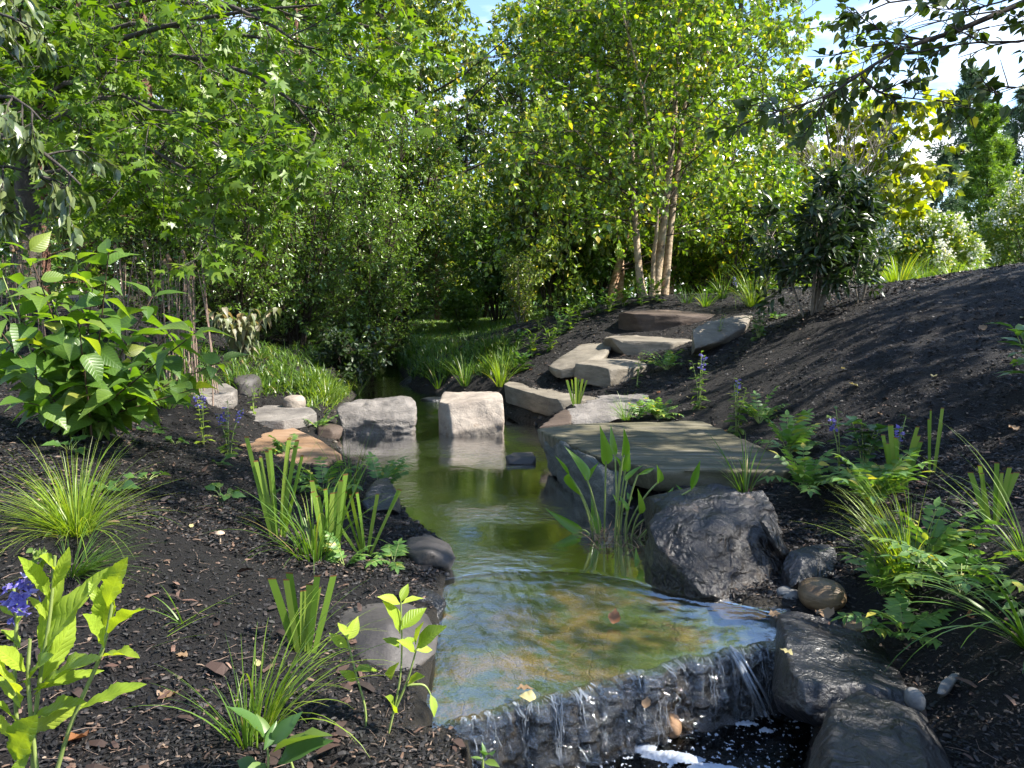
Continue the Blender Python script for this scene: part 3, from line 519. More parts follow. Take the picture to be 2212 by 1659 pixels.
rock('pebble', lump(1990, 1504, 1540, 42, 2.15, .04, 12, 27, .2), M['pebble'], 'small rounded tan stone right of the tip of the bottom dark boulder', 'pebble', .007, .004, 9, 27, soft=3)
rock('pebble', lump(1456, 1560, 1594, 50, 2.5, .05, 12, 28, .4), M['rust'], 'yellowish pebble in the churning pool below the fall', 'pebble', .008, .006, 9, 28, soft=2)
# left bank
rock('stone_slab', prism([(502, 920), (560, 913), (625, 918), (695, 950), (738, 980), (700, 1003), (640, 1000), (560, 985), (510, 965)], .12, -.15), M['rust'], 'rust orange flagstone in the mulch on the left bank', 'stone slab', .013, .005, 4, 29, .4)
rock('stone_slab', prism([(498, 882), (560, 874), (655, 877), (672, 900), (600, 908), (520, 908)], .20, .1), M['grey'], 'grey flagstone just behind the rust orange one', 'stone slab', .012, .005, 4, 30, .6)
rock('stone_slab', prism([(350, 850), (395, 832), (490, 827), (514, 840), (505, 848), (440, 858)], .42, .28), M['grey'], 'furthest back flagstone on the left bank, half hidden by the leafy shrub', 'stone slab', .013, .006, 4, 31, .5)
rock('rock', lump(517, 815, 873, 66, 7.3, .22, 14, 32, .2, .6), M['smooth'], 'round shouldered grey rock right of the furthest flagstone', 'rock', .018, .014, 5, 32)
rock('rock', lump(456, 808, 834, 66, 7.6, .14, 14, 33, .3), M['smooth'], 'low flat grey rock behind the furthest flagstone', 'rock', .016, .012, 6, 33)
rock('rock', lump(628, 858, 880, 50, 7.1, .12, 12, 34, .5, .7), M['pale'], 'pale white stone poking up behind the grey flagstone', 'rock', .014, .01, 6, 34)
rock('rock', lump(700, 926, 950, 64, 6.45, .15, 12, 35, .4, .5), M['brown'], 'small tan stone at the left end of the rough grey stepping stone', 'rock', .015, .014, 6, 35)
rock('rock', lump(757, 992, 1022, 40, 5.6, .08, 12, 36, .5), M['brown'], 'small brown stone at the pond edge below the rust flagstone', 'rock', .012, .01, 7, 36)
rock('rock', lump(838, 1016, 1030, 30, 5.2, .07, 12, 361, .5), M['pale'], 'tiny pale stone breaking the pond surface near the left bank', 'rock', .01, .008, 9, 37)
rock('rock', [P3(790, 1045, 4.19), P3(838, 1030, 4.28), P3(866, 1075, 4.09), P3(858, 1105, 3.95), P3(800, 1110, 3.91), P3(785, 1080, 4.00), P3(830, 1060, 4.46), P3(860, 1130, 4.09), P3(790, 1140, 4.09)], M['black'], 'dark pond edge rock behind the right hand iris of the left bank', 'rock', .015, .014, 6, 38)
rock('rock', [P3(880, 1160, 3.56), P3(925, 1152, 3.61), P3(972, 1172, 3.52), P3(985, 1205, 3.37), P3(970, 1225, 3.31), P3(900, 1222, 3.28), P3(870, 1190, 3.37), P3(930, 1190, 3.28), P3(960, 1260, 3.42), P3(880, 1250, 3.42)], M['smooth'], 'rounded dark rock at the pond edge just above the ledge', 'rock', .014, .014, 6, 39)
rock('rock', [P3(868, 1208, 3.36), P3(912, 1200, 3.41), P3(936, 1225, 3.26), P3(918, 1252, 3.17), P3(870, 1250, 3.17), P3(900, 1270, 3.36)], M['black'], 'small black rock below the rounded one at the pond edge', 'rock', .012, .01, 8, 40)
rock('rock', [P3(905, 1268, 3.01), P3(945, 1258, 3.10), P3(968, 1300, 2.96), P3(950, 1332, 2.86), P3(912, 1338, 2.81), P3(890, 1300, 2.91), P3(940, 1360, 3.01), P3(900, 1360, 3.01)], M['black'], 'wet black rock where the stream slides onto the ledge', 'rock', .012, .012, 8, 41)
rock('boulder', [P3(722, 1325, 2.70), P3(770, 1302, 2.80), P3(880, 1298, 2.83), P3(925, 1322, 2.75), P3(950, 1365, 2.62), P3(945, 1410, 2.49), P3(900, 1445, 2.38), P3(840, 1460, 2.33), P3(770, 1436, 2.38), P3(720, 1370, 2.53), P3(840, 1350, 2.49), P3(930, 1450, 2.66), P3(780, 1480, 2.56)], M['smooth'], 'smooth dark grey boulder beside the ledge behind the young mint-like plant', 'boulder', .014, .012, 4, 42, soft=3)
for u, v0, v1, w, y, lab, mt in ((1120, 876, 896, 32, 8.1, 'pale cream pebble under the left end of the lowest stone step', 'pebble'), (1150, 892, 912, 46, 7.7, 'grey pebble at the waterline below the lowest stone step', 'pebble'), (1178, 898, 918, 36, 7.3, 'dark pebble under the front corner of the lowest stone step', 'smooth'), (1206, 902, 922, 34, 7.0, 'brown pebble right of the dark one under the lowest step', 'stripe')):
    rock('pebble', lump(u, v0, v1, w, y, .09, 10, u, .5), M[mt], lab, 'pebble', .014, .008, 8, u, soft=2)
rock('rock', [P3(1065, 880, 8.6), P3(1100, 868, 8.9), P3(1240, 880, 7.6), P3(1235, 910, 7.2), P3(1180, 930, 7.1), P3(1090, 900, 8.0), P3(1200, 905, 8.4), P3(1100, 920, 8.6), P3(1200, 940, 7.6)], M['black'], 'dark stony bank in the shade under the lowest stone step', 'rock', .02, .03, 7, 43)
rock('rock', lump(905, 815, 846, 90, 10.6, .3, 12, 44, .5), M['black'], 'dark earthy rock at the undercut bank where the stream bends away', 'rock', .03, .04, 4, 44)
rock('rock', lump(935, 860, 878, 60, 9.0, .12, 12, 46, .4), M['black'], 'flat dark stone at the waterline behind the square stepping stone', 'rock', .018, .012, 6, 46)
# ledge stone the water slides over
rows = []
back = A2 + np.array((0, .10))
r0 = np.random.default_rng(4)
for q in np.linspace(0, 1, 70):
    xy = back * (1 - q) + E2 * q
    zz = [wlevel(q) - .022 - .05 * (1 - sm(np.array(q), 0, .25)) + .012 * noise.fractal(Vector((x * 6, y * 6, 1)), .9, 2, 4) * (.4 + .6 * (1 - q)) for x, y in xy]
    rows.append(np.column_stack([xy, np.minimum(zz, wlevel(q) - .006)]))
for q in np.linspace(.02, 1, 50):
    dz = -.5 * q; k_ = float(sm(np.array(q), 0, .06)); o = np.interp(-dz, [0, .006, .02, .045, .13, .262, .5], [0, .018, .032, .040, .05, .075, .05]); xy = E2 + perp * o
    d = np.array([face_rough(x, y, dz) for x, y in xy]) * k_
    rows.append(np.column_stack([xy + perp * d[:, None], np.full(NK, -.058) + dz]))
M['face'] = rock_mat('wet_black_ledge_face', [(.3, (.008, .007, .006)), (.5, (.024, .02, .015)), (.62, (.06, .045, .028)), (.8, (.13, .1, .06))], 9, (1, 1, .6), rough=.4, spec=.35, bump=1.0)
lo_ = grid(rows, 'ledge_stone', [M['ledge'], M['face']], split=70); tag(lo_, 'algae covered stone ledge under the sliding water at the lip of the fall', 'ledge')
# ------------------------------------------------------------------ trees and shrubs
R = np.random.default_rng(11)
LM = {}
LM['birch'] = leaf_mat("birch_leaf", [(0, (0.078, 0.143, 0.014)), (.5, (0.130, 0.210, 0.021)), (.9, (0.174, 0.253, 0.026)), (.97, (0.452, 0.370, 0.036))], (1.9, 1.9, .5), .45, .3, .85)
LM['birchshade'] = leaf_mat("shaded_birch_leaf", [(0, (0.040, 0.070, 0.014)), (.6, (0.065, 0.100, 0.020)), (.95, (0.100, 0.130, 0.025)), (1, (0.180, 0.170, 0.030))], (1.6, 1.7, .5), .35, .45)  # darker copy of the birch leaf, shade put into its colour
LM['gum'] = leaf_mat("star_leaf", [(0, (.075, .145, .014)), (.6, (.11, .19, .018)), (1, (.155, .225, .027))], (1.75, 1.75, .42), .42, .38, .4)
LM['oval'] = leaf_mat("drooping_oval_leaf", [(0, (0.071, 0.108, 0.039)), (.6, (0.119, 0.160, 0.059)), (1, (0.175, 0.203, 0.077))], (1.5, 1.6, .5), .32, .3, .85)
LM['fine'] = leaf_mat("fine_shrub_leaf", [(0, (0.068, 0.134, 0.024)), (.5, (0.118, 0.200, 0.035)), (1, (0.176, 0.266, 0.049))], (1.6, 1.7, .5), .36, .3, .85)
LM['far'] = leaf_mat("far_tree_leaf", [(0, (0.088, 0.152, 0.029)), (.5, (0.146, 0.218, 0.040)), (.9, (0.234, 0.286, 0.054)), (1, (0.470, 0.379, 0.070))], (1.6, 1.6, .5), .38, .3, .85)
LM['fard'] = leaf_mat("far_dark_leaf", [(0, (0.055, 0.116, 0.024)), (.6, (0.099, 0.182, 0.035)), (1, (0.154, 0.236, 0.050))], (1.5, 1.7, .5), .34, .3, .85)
LM['needle'] = leaf_mat("feathery_needles", [(0, (0.057, 0.118, 0.023)), (.6, (0.103, 0.183, 0.033)), (1, (0.169, 0.238, 0.047))], (1.5, 1.7, .5), .3, .3, .85)
LM['needleb'] = leaf_mat("bright_conifer_needles", [(0, (0.0936, 0.1692, 0.0252)), (.6, (0.1400, 0.2254, 0.0351)), (1, (0.1880, 0.2686, 0.0495))], (1.6, 1.7, .5), .35, .5)
LM['spruce'] = leaf_mat("spruce_needles", [(0, (0.055, 0.099, 0.055)), (.6, (0.088, 0.138, 0.078)), (1, (0.138, 0.196, 0.107))], (1.3, 1.5, .8), .22, .55)
LM['yellow'] = leaf_mat("yellow_green_heart_leaf", [(0, (0.120, 0.170, 0.014)), (.6, (0.170, 0.210, 0.018)), (1, (0.230, 0.240, 0.020))], (2.3, 2.1, .4), .5, .4)
LM['darkl'] = leaf_mat("dark_shrub_leaf", [(0, (0.018, 0.035, 0.012)), (.6, (0.028, 0.050, 0.016)), (1, (0.045, 0.070, 0.022))], (1.6, 1.9, .5), .25, .35, .5)
LM['white'] = leaf_mat("white_blossom", [(0, (.7, .68, .58)), (1, (.85, .84, .76))], (1, 1, 1), .3, .6)
LM['brownl'] = leaf_mat("dead_brown_needles", [(0, (.06, .03, .018)), (1, (.16, .085, .05))], (1, 1, 1), .2, .7)
BK = {}
BK['birch'] = rock_mat("peeling_birch_bark", [(.3, (0.0950, 0.0600, 0.0360)), (.44, (0.2565, 0.1850, 0.1125)), (.58, (0.3895, 0.3100, 0.2070)), (.75, (0.4940, 0.4200, 0.2970))], 5, (1, 1, 2.2), rough=.7, bump=1.0, fine=30, spots=((.09, .05, .035), .6, .8), crack=.0)
BK['peel'] = rock_mat("orange_peeling_bark", [(.3, (.12, .06, .03)), (.45, (.40, .23, .13)), (.6, (.62, .44, .3)), (.75, (.7, .56, .43))], 6, (1, 1, 4), rough=.7, bump=1.0, fine=30, crack=.0)
BK['dark'] = rock_mat("dark_grey_bark", [(.3, (.025, .021, .017)), (.5, (.06, .05, .042)), (.75, (.13, .11, .092))], 9, (2, 2, .5), rough=.85, bump=1.0, crack=.0)
BK['red'] = rock_mat("red_brown_bark", [(.3, (.06, .03, .02)), (.5, (.15, .075, .05)), (.75, (.28, .16, .115))], 9, (3, 3, .4), rough=.85, bump=1.0, crack=.0)
BK['twig'] = flat_mat("dark_twig", [(.3, (.03, .022, .016)), (.7, (.075, .058, .045))], .8, .2, 20)
BK['grey'] = flat_mat("grey_stem", [(.3, (.10, .085, .07)), (.7, (.22, .19, .155))], .8, .2, 20)

def at(paths, idx, t):
    n = paths.shape[1]; x = t * (n - 1); i = np.clip(x.astype(int), 0, n - 2); f = (x - i)[:, None]; a = paths[idx, i]; b = paths[idx, i + 1]
    return a + (b - a) * f, nrm(b - a)
def grow(rng, par, per, t0, t1, Lf, ang=(1.0, .2), n=6, grav=0.0, wob=.08, flat=0.0):
    K = len(par); idx = np.repeat(np.arange(K), per); t = t0 + (t1 - t0) * ((np.tile(np.arange(per), K) + rng.uniform(0, 1, K * per)) / per)
    p, T = at(par, idx, t); rv = rng.normal(size=(len(idx), 3)); rv[:, 2] *= (1 - flat)
    Pp = nrm(rv - (rv * T).sum(1, keepdims=True) * T); a = rng.normal(ang[0], ang[1], len(idx))[:, None]
    d = T * np.cos(a) + Pp * np.sin(a); Ln = Lf(t, idx) * rng.uniform(.75, 1.2, len(idx)); out = [p]
    for j in range(n - 1):
        d = nrm(d + np.array((0, 0, grav)) + rng.normal(size=d.shape) * wob); out.append(out[-1] + d * (Ln / (n - 1))[:, None])
    return np.stack(out, 1), t, Ln
def taper(paths, r0, r1): return np.broadcast_to(np.asarray(r0, float).reshape(-1, 1), (len(paths), 1)) * (1 - np.linspace(0, 1, paths.shape[1])[None] * (1 - r1))
def leaf_on(mb, rng, tw, per, tm, Ln, up=.8, droop=.3, spread=.8, mat=0, sd=.25, t0=.1):
    K = len(tw); idx = np.repeat(np.arange(K), per); t = rng.uniform(t0, 1, len(idx)); p, T = at(tw, idx, t)
    rv = rng.normal(size=p.shape); Pp = nrm(rv - (rv * T).sum(1, keepdims=True) * T)
    D = nrm(T * .5 + Pp * spread + np.array((0, 0, -droop))); N = nrm(np.array((0, 0, up)) + rng.normal(size=p.shape) * .5)
    place(mb, tm, p + Pp * .01, D, N, Ln * rng.uniform(1 - sd, 1 + sd, len(idx)), mat, cj=rng.uniform(.4, 1.8, len(idx)))
def trunk_path(rng, base, H, lean=(0, 0), wig=.02, n=10):
    z = np.linspace(0, 1, n); w = np.cumsum(rng.normal(size=(n, 2)) * wig * H / 3, 0); w -= w[0]
    return np.column_stack([base[0] + lean[0] * z + w[:, 0] * z, base[1] + lean[1] * z + w[:, 1] * z, base[2] - .08 + (H + .08) * z])
def tree(name, label, cat, base, trunks, radii, leafm, tm, leafL, barkm, rng, n1=16, n2=5, n3=4, nl=10, L1=lambda t: 2.0 * (1.1 - t), t0=.25, t1=.98, ang1=(1.1, .2), g1=.02, g2=-.03, k2=.42, k3=.36, group=None, droop=.3, up=.8, spread=.8, flat=.3, extra=None, twigs=True, min3=.15, limbr=.3, branchm=None, exn=None):
    root = thing(name, label, cat, base, group)
    tb, cb = MB(), MB(); lb_ = MB() if branchm else tb
    mn = min(len(p) for p in trunks); trunks = np.array([spline(p, 12) for p in trunks])
    for p, r in zip(trunks, radii): tubes(tb, p, r * (1.12 - .95 * np.linspace(0, 1, 12) ** 1.1) * (1 + .5 * np.exp(-np.linspace(0, 1, 12) * 14)), 8)
    a1, ta, la = grow(rng, trunks, n1, t0, t1, lambda t, i: L1(t), ang1, 7, g1, .07, flat)
    if extra is not None: a1 = np.concatenate([a1, np.array([spline(e, 7) for e in extra])]); la = np.append(la, [np.linalg.norm(np.diff(np.array(e), axis=0), axis=1).sum() for e in extra])
    rr = np.mean(radii) * limbr * np.clip(la / max(la.max(), .1), .3, 1)
    tubes(lb_, a1, taper(a1, rr, .25), 5)
    a2, tb2, lb = grow(rng, a1, n2, .15, 1.0, lambda t, i: la[i] * k2 * (1.15 - .7 * t), (.85, .25), 5, g2, .1, flat)
    tubes(lb_, a2, taper(a2, rr.mean() * .4, .3), 4 if twigs else 3)
    a3, tc3, lc = grow(rng, a2, n3, .1, 1.0, lambda t, i: np.maximum(lb[i] * k3, min3), (.8, .3), 4, g2, .12)
    if twigs: tubes(lb_, a3, taper(a3, .004, .4), 3)
    if exn: k_ = np.repeat(np.arange(len(a1)) < len(a1) - len(extra), n2 * n3); a3 = np.concatenate([a3[k_], a3[~k_][::exn]])
    leaf_on(cb, rng, a3, nl, tm, leafL, up, droop, spread)
    tb.build('trunk', barkm, root); cb.build('crown', leafm, root)
    if branchm: lb_.build('branches', branchm, root)
    return root
def gz1(x, y): return float(gz(np.array([x]), np.array([y]))[0])
def ground_at(x, y): return np.array((x, y, gz1(x, y)))
K_BIRCH = kite_tmpl(.36, .38, .3, .15); K_FINE = kite_tmpl(.2, .45, .3, .15); K_OV = kite_tmpl(.28, .42, .3, .2); K_NEED = kite_tmpl(.09, .4, .0, .1)
T_BIRCH = leaf_tmpl(SMALLOV, .36, .25, .15); T_OVAL = leaf_tmpl(OVATE[::2], .24, .3, .3); T_HEART = leaf_tmpl(HEART[::2] + [HEART[-1]], .42, .2, .15); T_LANCE4 = leaf_tmpl(LANCE[::2] + [LANCE[-1]], .17, .35, .25)

# the birch clump at the top of the steps
b = P3(1415, 632, 11.0); b = np.array((b[0], 11.0, gz1(b[0], 11.0)))
def tp(pts, y): return [P3(u, v, y + dy) for u, v, dy in pts]
birch_tr = [tp([(1392, 650, 0), (1383, 610, 0), (1372, 480, .05), (1366, 330, .05), (1360, 200, .1), (1356, 50, .1), (1350, -220, .1)], 10.9), tp([(1416, 650, 0), (1418, 615, 0), (1434, 480, .0), (1453, 300, .05), (1463, 150, .0), (1470, -20, .0), (1478, -330, 0)], 11.0),
            tp([(1434, 650, .1), (1438, 615, .1), (1452, 460, .15), (1472, 300, .2), (1492, 100, .3), (1505, -40, .3), (1520, -280, .3)], 11.0), tp([(1410, 650, -.1), (1411, 560, -.1), (1420, 470, -.15), (1410, 330, -.3), (1382, 170, -.5), (1345, 30, -.7), (1300, -150, -.9)], 10.9)]
ex = [tp([(1404, 330, -.3), (1340, 292, -.5), (1240, 283, -.7), (1100, 285, -.9), (960, 300, -1.2)], 11), tp([(1470, 300, 0), (1560, 250, -.3), (1700, 215, -.6), (1830, 200, -1)], 11), tp([(1455, 460, 0), (1530, 400, -.4), (1620, 330, -.8), (1700, 300, -1)], 11),
      tp([(1372, 430, 0), (1280, 380, -.5), (1150, 350, -.9), (1000, 360, -1.2)], 11), tp([(1360, 160, 0), (1250, 120, -.5), (1120, 110, -.9), (1000, 140, -1.3)], 11), tp([(1480, 150, 0), (1600, 90, -.4), (1720, 60, -.8), (1850, 70, -1.3)], 11), tp([(1380, 480, 0), (1300, 470, -.6), (1200, 480, -.9), (1080, 500, -1.1)], 11), tp([(1440, 440, 0), (1400, 380, -.8), (1350, 330, -1.5)], 11)]
tree('birch_tree', 'multi stemmed birch with pinkish peeling trunks standing above the stone steps', 'tree', b, birch_tr, (.056, .066, .056, .03), LM['birch'], T_BIRCH, .075, BK['birch'], np.random.default_rng(21), n1=26, n2=6, n3=5, nl=7,
     L1=lambda t: 2.6 * (1.12 - t * .75), t0=.28, ang1=(1.05, .25), g1=.0, g2=-.05, extra=ex, flat=.3, branchm=BK['twig'], limbr=.26)
b = ground_at(*P3(1335, 640, 14.5)[:2])
tree('birch_tree', 'leaning birch with bright orange peeling trunks behind the multi stemmed one', 'tree', b, [tp([(1318, 680, 0), (1325, 620, 0), (1345, 540, 0), (1362, 470, 0), (1380, 330, 0), (1390, 100, 0)], 14.4), tp([(1332, 680, 0), (1340, 620, 0), (1340, 520, .1), (1330, 420, .2), (1300, 250, .4), (1280, 50, .5)], 14.6), tp([(1452, 690, 0), (1450, 620, .1), (1462, 560, .1), (1480, 420, .2), (1520, 200, .4), (1540, -50, .4)], 14.6)],
     (.085, .075, .06), LM['birch'], K_BIRCH, .085, BK['peel'], np.random.default_rng(22), n1=26, n2=6, n3=4, nl=12, L1=lambda t: 3.0 * (1.1 - t * .7), t0=.25, g2=-.05, branchm=BK['twig'], limbr=.26)
# the birch out of view on the right: its lower branches hang into the picture and its crown shades the mound
def sp(pts): return [P3(u, v, y) for u, v, y in pts]
b = ground_at(6.2, 3.3)
rex = [sp([(2560, -60, 5.0), (2330, -30, 4.8), (2212, 5, 4.6), (2068, 66, 4.5), (1944, 106, 4.4), (1880, 145, 4.3), (1830, 178, 4.2)]), sp([(2068, 66, 4.5), (1990, 84, 4.6), (1900, 60, 4.6), (1830, 20, 4.6)]), sp([(1880, 145, 4.3), (1790, 205, 4.2), (1700, 235, 4.1), (1600, 268, 4.0)]), sp([(1860, 165, 4.3), (1900, 200, 4.3), (1990, 215, 4.4), (2095, 218, 4.4)]),
       sp([(2500, 40, 4.2), (2330, 60, 4.2), (2200, 90, 4.2), (2080, 92, 4.3), (1960, 118, 4.3)]), sp([(2450, 200, 4.0), (2320, 190, 4.0), (2230, 180, 4.0), (2150, 205, 4.0)]), sp([(2400, -80, 4.4), (2230, -20, 4.4), (2100, 20, 4.5), (2000, 15, 4.6)]), sp([(2420, -120, 5.2), (2250, -60, 5.2), (2120, -10, 5.2), (1960, -5, 5.2), (1860, 30, 5.2)]), sp([(2500, -30, 4.6), (2350, 20, 4.6), (2210, 45, 4.6), (2130, 60, 4.6)])]
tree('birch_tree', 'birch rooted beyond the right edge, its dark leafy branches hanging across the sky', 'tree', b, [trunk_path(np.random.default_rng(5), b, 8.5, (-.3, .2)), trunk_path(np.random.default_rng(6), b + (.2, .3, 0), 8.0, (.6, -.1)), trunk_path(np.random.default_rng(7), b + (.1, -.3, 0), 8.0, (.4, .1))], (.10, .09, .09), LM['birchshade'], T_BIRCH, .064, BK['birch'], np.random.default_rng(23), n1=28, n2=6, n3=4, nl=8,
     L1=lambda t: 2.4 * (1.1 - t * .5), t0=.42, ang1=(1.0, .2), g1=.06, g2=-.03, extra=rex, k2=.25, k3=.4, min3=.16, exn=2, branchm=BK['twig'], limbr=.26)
# star leaved tree on the left
b = ground_at(*P3(58, 640, 9.2)[:2]); gex = [sp([(60, 330, 9.2), (150, 230, 8), (300, 210, 6.8), (420, 280, 6.0), (520, 350, 5.6)]), sp([(60, 280, 9.2), (180, 130, 7.8), (284, 77, 7.2), (400, 48, 6.8), (527, 24, 6.4), (700, 10, 6.2)]), sp([(60, 360, 9.2), (160, 300, 7.6), (260, 300, 6.4), (360, 340, 5.8), (450, 400, 5.5)]), sp([(70, 200, 9.2), (250, 120, 8), (450, 130, 7), (600, 190, 6.6), (690, 290, 6.4)]),
      sp([(60, 380, 9.2), (200, 360, 8), (330, 370, 7.0), (450, 390, 6.6)]), sp([(65, 100, 9.2), (250, 0, 8), (500, 20, 7), (700, 40, 6.6), (810, 60, 6.4)]), sp([(60, 240, 9.2), (140, 180, 7.4), (230, 190, 6.4), (330, 240, 5.7)]), sp([(60, 60, 9.2), (200, -60, 7.6), (380, -30, 6.6), (560, 40, 6.2), (640, 90, 6.0)]), sp([(60, 420, 9.2), (180, 400, 8.2), (280, 420, 7.5)]), sp([(65, 150, 9.2), (220, 60, 8.2), (420, 60, 7.6), (600, 90, 7.2), (760, 120, 7.0)])]
tree('sweetgum_tree', 'dark trunked tree with sunlit star shaped leaves at the upper left', 'tree', b, [sp([(52, 720, 9.2), (56, 600, 9.2), (60, 430, 9.2), (50, 250, 9.2), (45, 100, 9.2), (30, -150, 9.2), (20, -400, 9.2)])], (.17,), LM['gum'], star_tmpl(), .105, BK['dark'], np.random.default_rng(31), n1=34, n2=7, n3=7, nl=12, L1=lambda t: 3.0 * (1.05 - t * .6), t0=.33, g1=.0, g2=-.05, extra=gex, k2=.3, k3=.4, droop=.5, up=1.0, min3=.18, limbr=.2)
b = ground_at(-5.2, 6.0)
tree('oval_leaf_tree', 'tree at the left edge with drooping oval grey green leaves', 'tree', b, [trunk_path(np.random.default_rng(8), b, 5.5, (-.2, .2))], (.09,), LM['oval'], T_OVAL, .10, BK['dark'], np.random.default_rng(32), n1=5, n2=5, n3=4, nl=7, L1=lambda t: 1.6, t0=.5,
     extra=[sp([(-180, 330, 5.6), (-60, 290, 5.3), (40, 300, 5.1), (120, 350, 5.0), (175, 400, 4.9)]), sp([(-180, 280, 5.6), (-60, 220, 5.3), (30, 210, 5.1), (90, 260, 5.0)]), sp([(-180, 230, 5.6), (-80, 60, 5.3), (0, 30, 5.1), (70, 60, 5)]), sp([(-180, 400, 5.6), (-80, 370, 5.3), (20, 360, 5.1), (110, 390, 5.0)]), sp([(-180, 420, 5.6), (-90, 430, 5.2), (-30, 450, 5.0)])], droop=.9, k2=.3, k3=.4, min3=.14, g2=-.1, spread=.6)
tb = MB(); p0 = ground_at(*P3(92, 640, 10.2)[:2]); red = thing('redwood_tree', 'reddish brown trunk with dead twigs right of the dark star leaved tree', 'tree', p0)
tpth = sp([(88, 700, 10.2), (91, 600, 10.2), (88, 480, 10.2), (84, 400, 10.2), (80, 100, 10.3), (70, -200, 10.4)]); tubes(tb, spline(tpth, 12), .11 * (1.1 - .6 * np.linspace(0, 1, 12)), 9)
l1, _, ll = grow(np.random.default_rng(2), np.array([spline(tpth, 12)]), 26, .08, .95, lambda t, i: np.full(len(t), 1.1), (1.35, .2), 6, -.06, .1); tubes(tb, l1, taper(l1, .014, .3), 4); l2, _, _ = grow(np.random.default_rng(3), l1, 7, .2, 1, lambda t, i: np.full(len(t), .3), (.8, .3), 4, -.1, .1); tubes(tb, l2, taper(l2, .004, .5), 3); tb.build('trunk', BK['red'], red)
cb = MB(); leaf_on(cb, R, l2, 14, K_NEED, .09, .6, .3, .8); cb.build('crown', LM['needle'], red)
# two feathery conifers in the shade behind
def conifer(name, label, base, H, Rb, leafm, barkm, rng, n1=60, nl=16, nL=.12, tr=.09, group=None, dead=False, t0=.06, droopg=-.03, shape=1.0, tm=K_NEED):
    root = thing(name, label, 'conifer', base, group); tb, cb = MB(), MB(); T = np.array([trunk_path(rng, base, H, (0, 0), .006, 12)])
    tubes(tb, T, tr * (1.05 - np.linspace(0, 1, 12)), 7)
    a1, t1_, l1_ = grow(rng, T, n1, t0, .99, lambda t, i: Rb * ((1 - t) ** shape) + .12, (1.35, .15), 6, droopg, .05)
    tubes(tb, a1, taper(a1, .022, .2), 3); a2, _, l2_ = grow(rng, a1, 7, .2, 1.0, lambda t, i: l1_[i] * .34 * (1.2 - .6 * t) + .05, (.75, .2), 4, droopg, .08)
    leaf_on(cb, rng, a2, nl, tm, nL, .6, .1, .55, t0=0); leaf_on(cb, rng, a1, nl, tm, nL, .6, .1, .6, t0=.4)
    tb.build('trunk', barkm, root); cb.build('crown', leafm, root)
    if dead:
        db = MB(); leaf_on(db, rng, a2[:len(a2) // 4:2], 8, tm, nL, .6, .6, .5, t0=0); db.build('dead_foliage', LM['brownl'], root)
    return root
cf = conifer('feathery_conifer', 'feathery dark conifer with brown dead inner twigs in the left shade', ground_at(*P3(345, 640, 12.3)[:2]), 8, 2.0, LM['needle'], BK['red'], np.random.default_rng(41), 90, 18, .14, .13, dead=True, shape=.7)
c2 = copy_tree(cf, ground_at(*P3(205, 640, 13.2)[:2]), 2.1, 1.1); c2['label'] = 'feathery dark conifer directly right of the reddish trunk'
c2 = copy_tree(cf, ground_at(*P3(655, 640, 15.5)[:2]), 4.0, 1.0); c2['label'] = 'feathery conifer whose light green tip rises above the fine leaved shrubs'
c2 = copy_tree(cf, ground_at(*P3(945, 640, 21)[:2]), 3.0, .72); c2['label'] = 'pale feathery conifer far back near the centre between leafy trees'
# fine leaved shrub mass
def shrub(name, label, base, H, rad, stems, leafm, tm, leafL, stemm, rng, n2=9, n3=5, nl=12, group=None, cat='shrub', r=.018, lean=.5, k2=.4, min3=.12, t0=.15, droop=.1):
    root = thing(name, label, cat, base, group); sb, cb = MB(), MB(); P = []
    for i in range(stems):
        a = rng.uniform(0, 2 * math.pi); q = rng.uniform(.15, 1) ** .6 * rad * lean; h = H * rng.uniform(.72, 1.0)
        P.append(spline([base + (math.cos(a) * q * .12, math.sin(a) * q * .12, -.05), base + (math.cos(a) * q * .5, math.sin(a) * q * .5, h * .45), base + (math.cos(a) * q, math.sin(a) * q, h)], 8))
    P = np.array(P); tubes(sb, P, taper(P, r, .3), 5)
    a2, _, l2_ = grow(rng, P, n2, t0, 1.0, lambda t, i: rad * k2 * 2 * (1.1 - .6 * t), (.9, .25), 5, .0, .1); tubes(sb, a2, taper(a2, r * .4, .3), 3)
    a3, _, _ = grow(rng, a2, n3, .15, 1.0, lambda t, i: np.maximum(l2_[i] * .4, min3), (.8, .3), 4, .0, .1); tubes(sb, a3, taper(a3, r * .14 + .0012, .5), 3)
    leaf_on(cb, rng, a3, nl, tm, leafL, .8, droop, .7)
    sb.build('stems', stemm, root); cb.build('foliage', leafm, root); return root
G_SH = 'fine leaved shrubs massed behind the left bank'
s0 = shrub('fine_leaved_shrub', 'lit fine leaved shrub at the right end of the mass, beside the stream bend', ground_at(*P3(790, 700, 13.0)[:2]), 3.0, 1.25, 16, LM['fine'], K_FINE, .062, BK['twig'], np.random.default_rng(51), 13, 6, 13, G_SH, lean=.75, t0=.02)
for u, y, rz, sc, lab in ((640, 11.6, 1.0, (1.05, 1.05, 1.1), 'full fine leaved shrub right behind the curled leaf shrub'), (505, 10.6, 2.2, (.95, .95, 1.1), 'shaded fine leaved shrub behind the dry flower stalks'), (560, 13.2, 3.1, (1.4, 1.4, 1.75), 'tall fine leaved shrub at the back of the mass, left of the conifer tip'), (720, 14.0, 4.0, (1.5, 1.5, 1.7), 'tall fine leaved shrub directly right of the conifer tip'),
                     (860, 15.2, 5.1, (1.2, 1.2, 1.45), 'fine leaved shrub standing at the left edge of the lawn'), (420, 12.2, .4, (1.2, 1.2, 1.2), 'dim fine leaved shrub beside the dead brown conifer twigs')):
    c2 = copy_tree(s0, ground_at(*P3(u, 700, y)[:2]), rz, sc); c2['label'] = lab
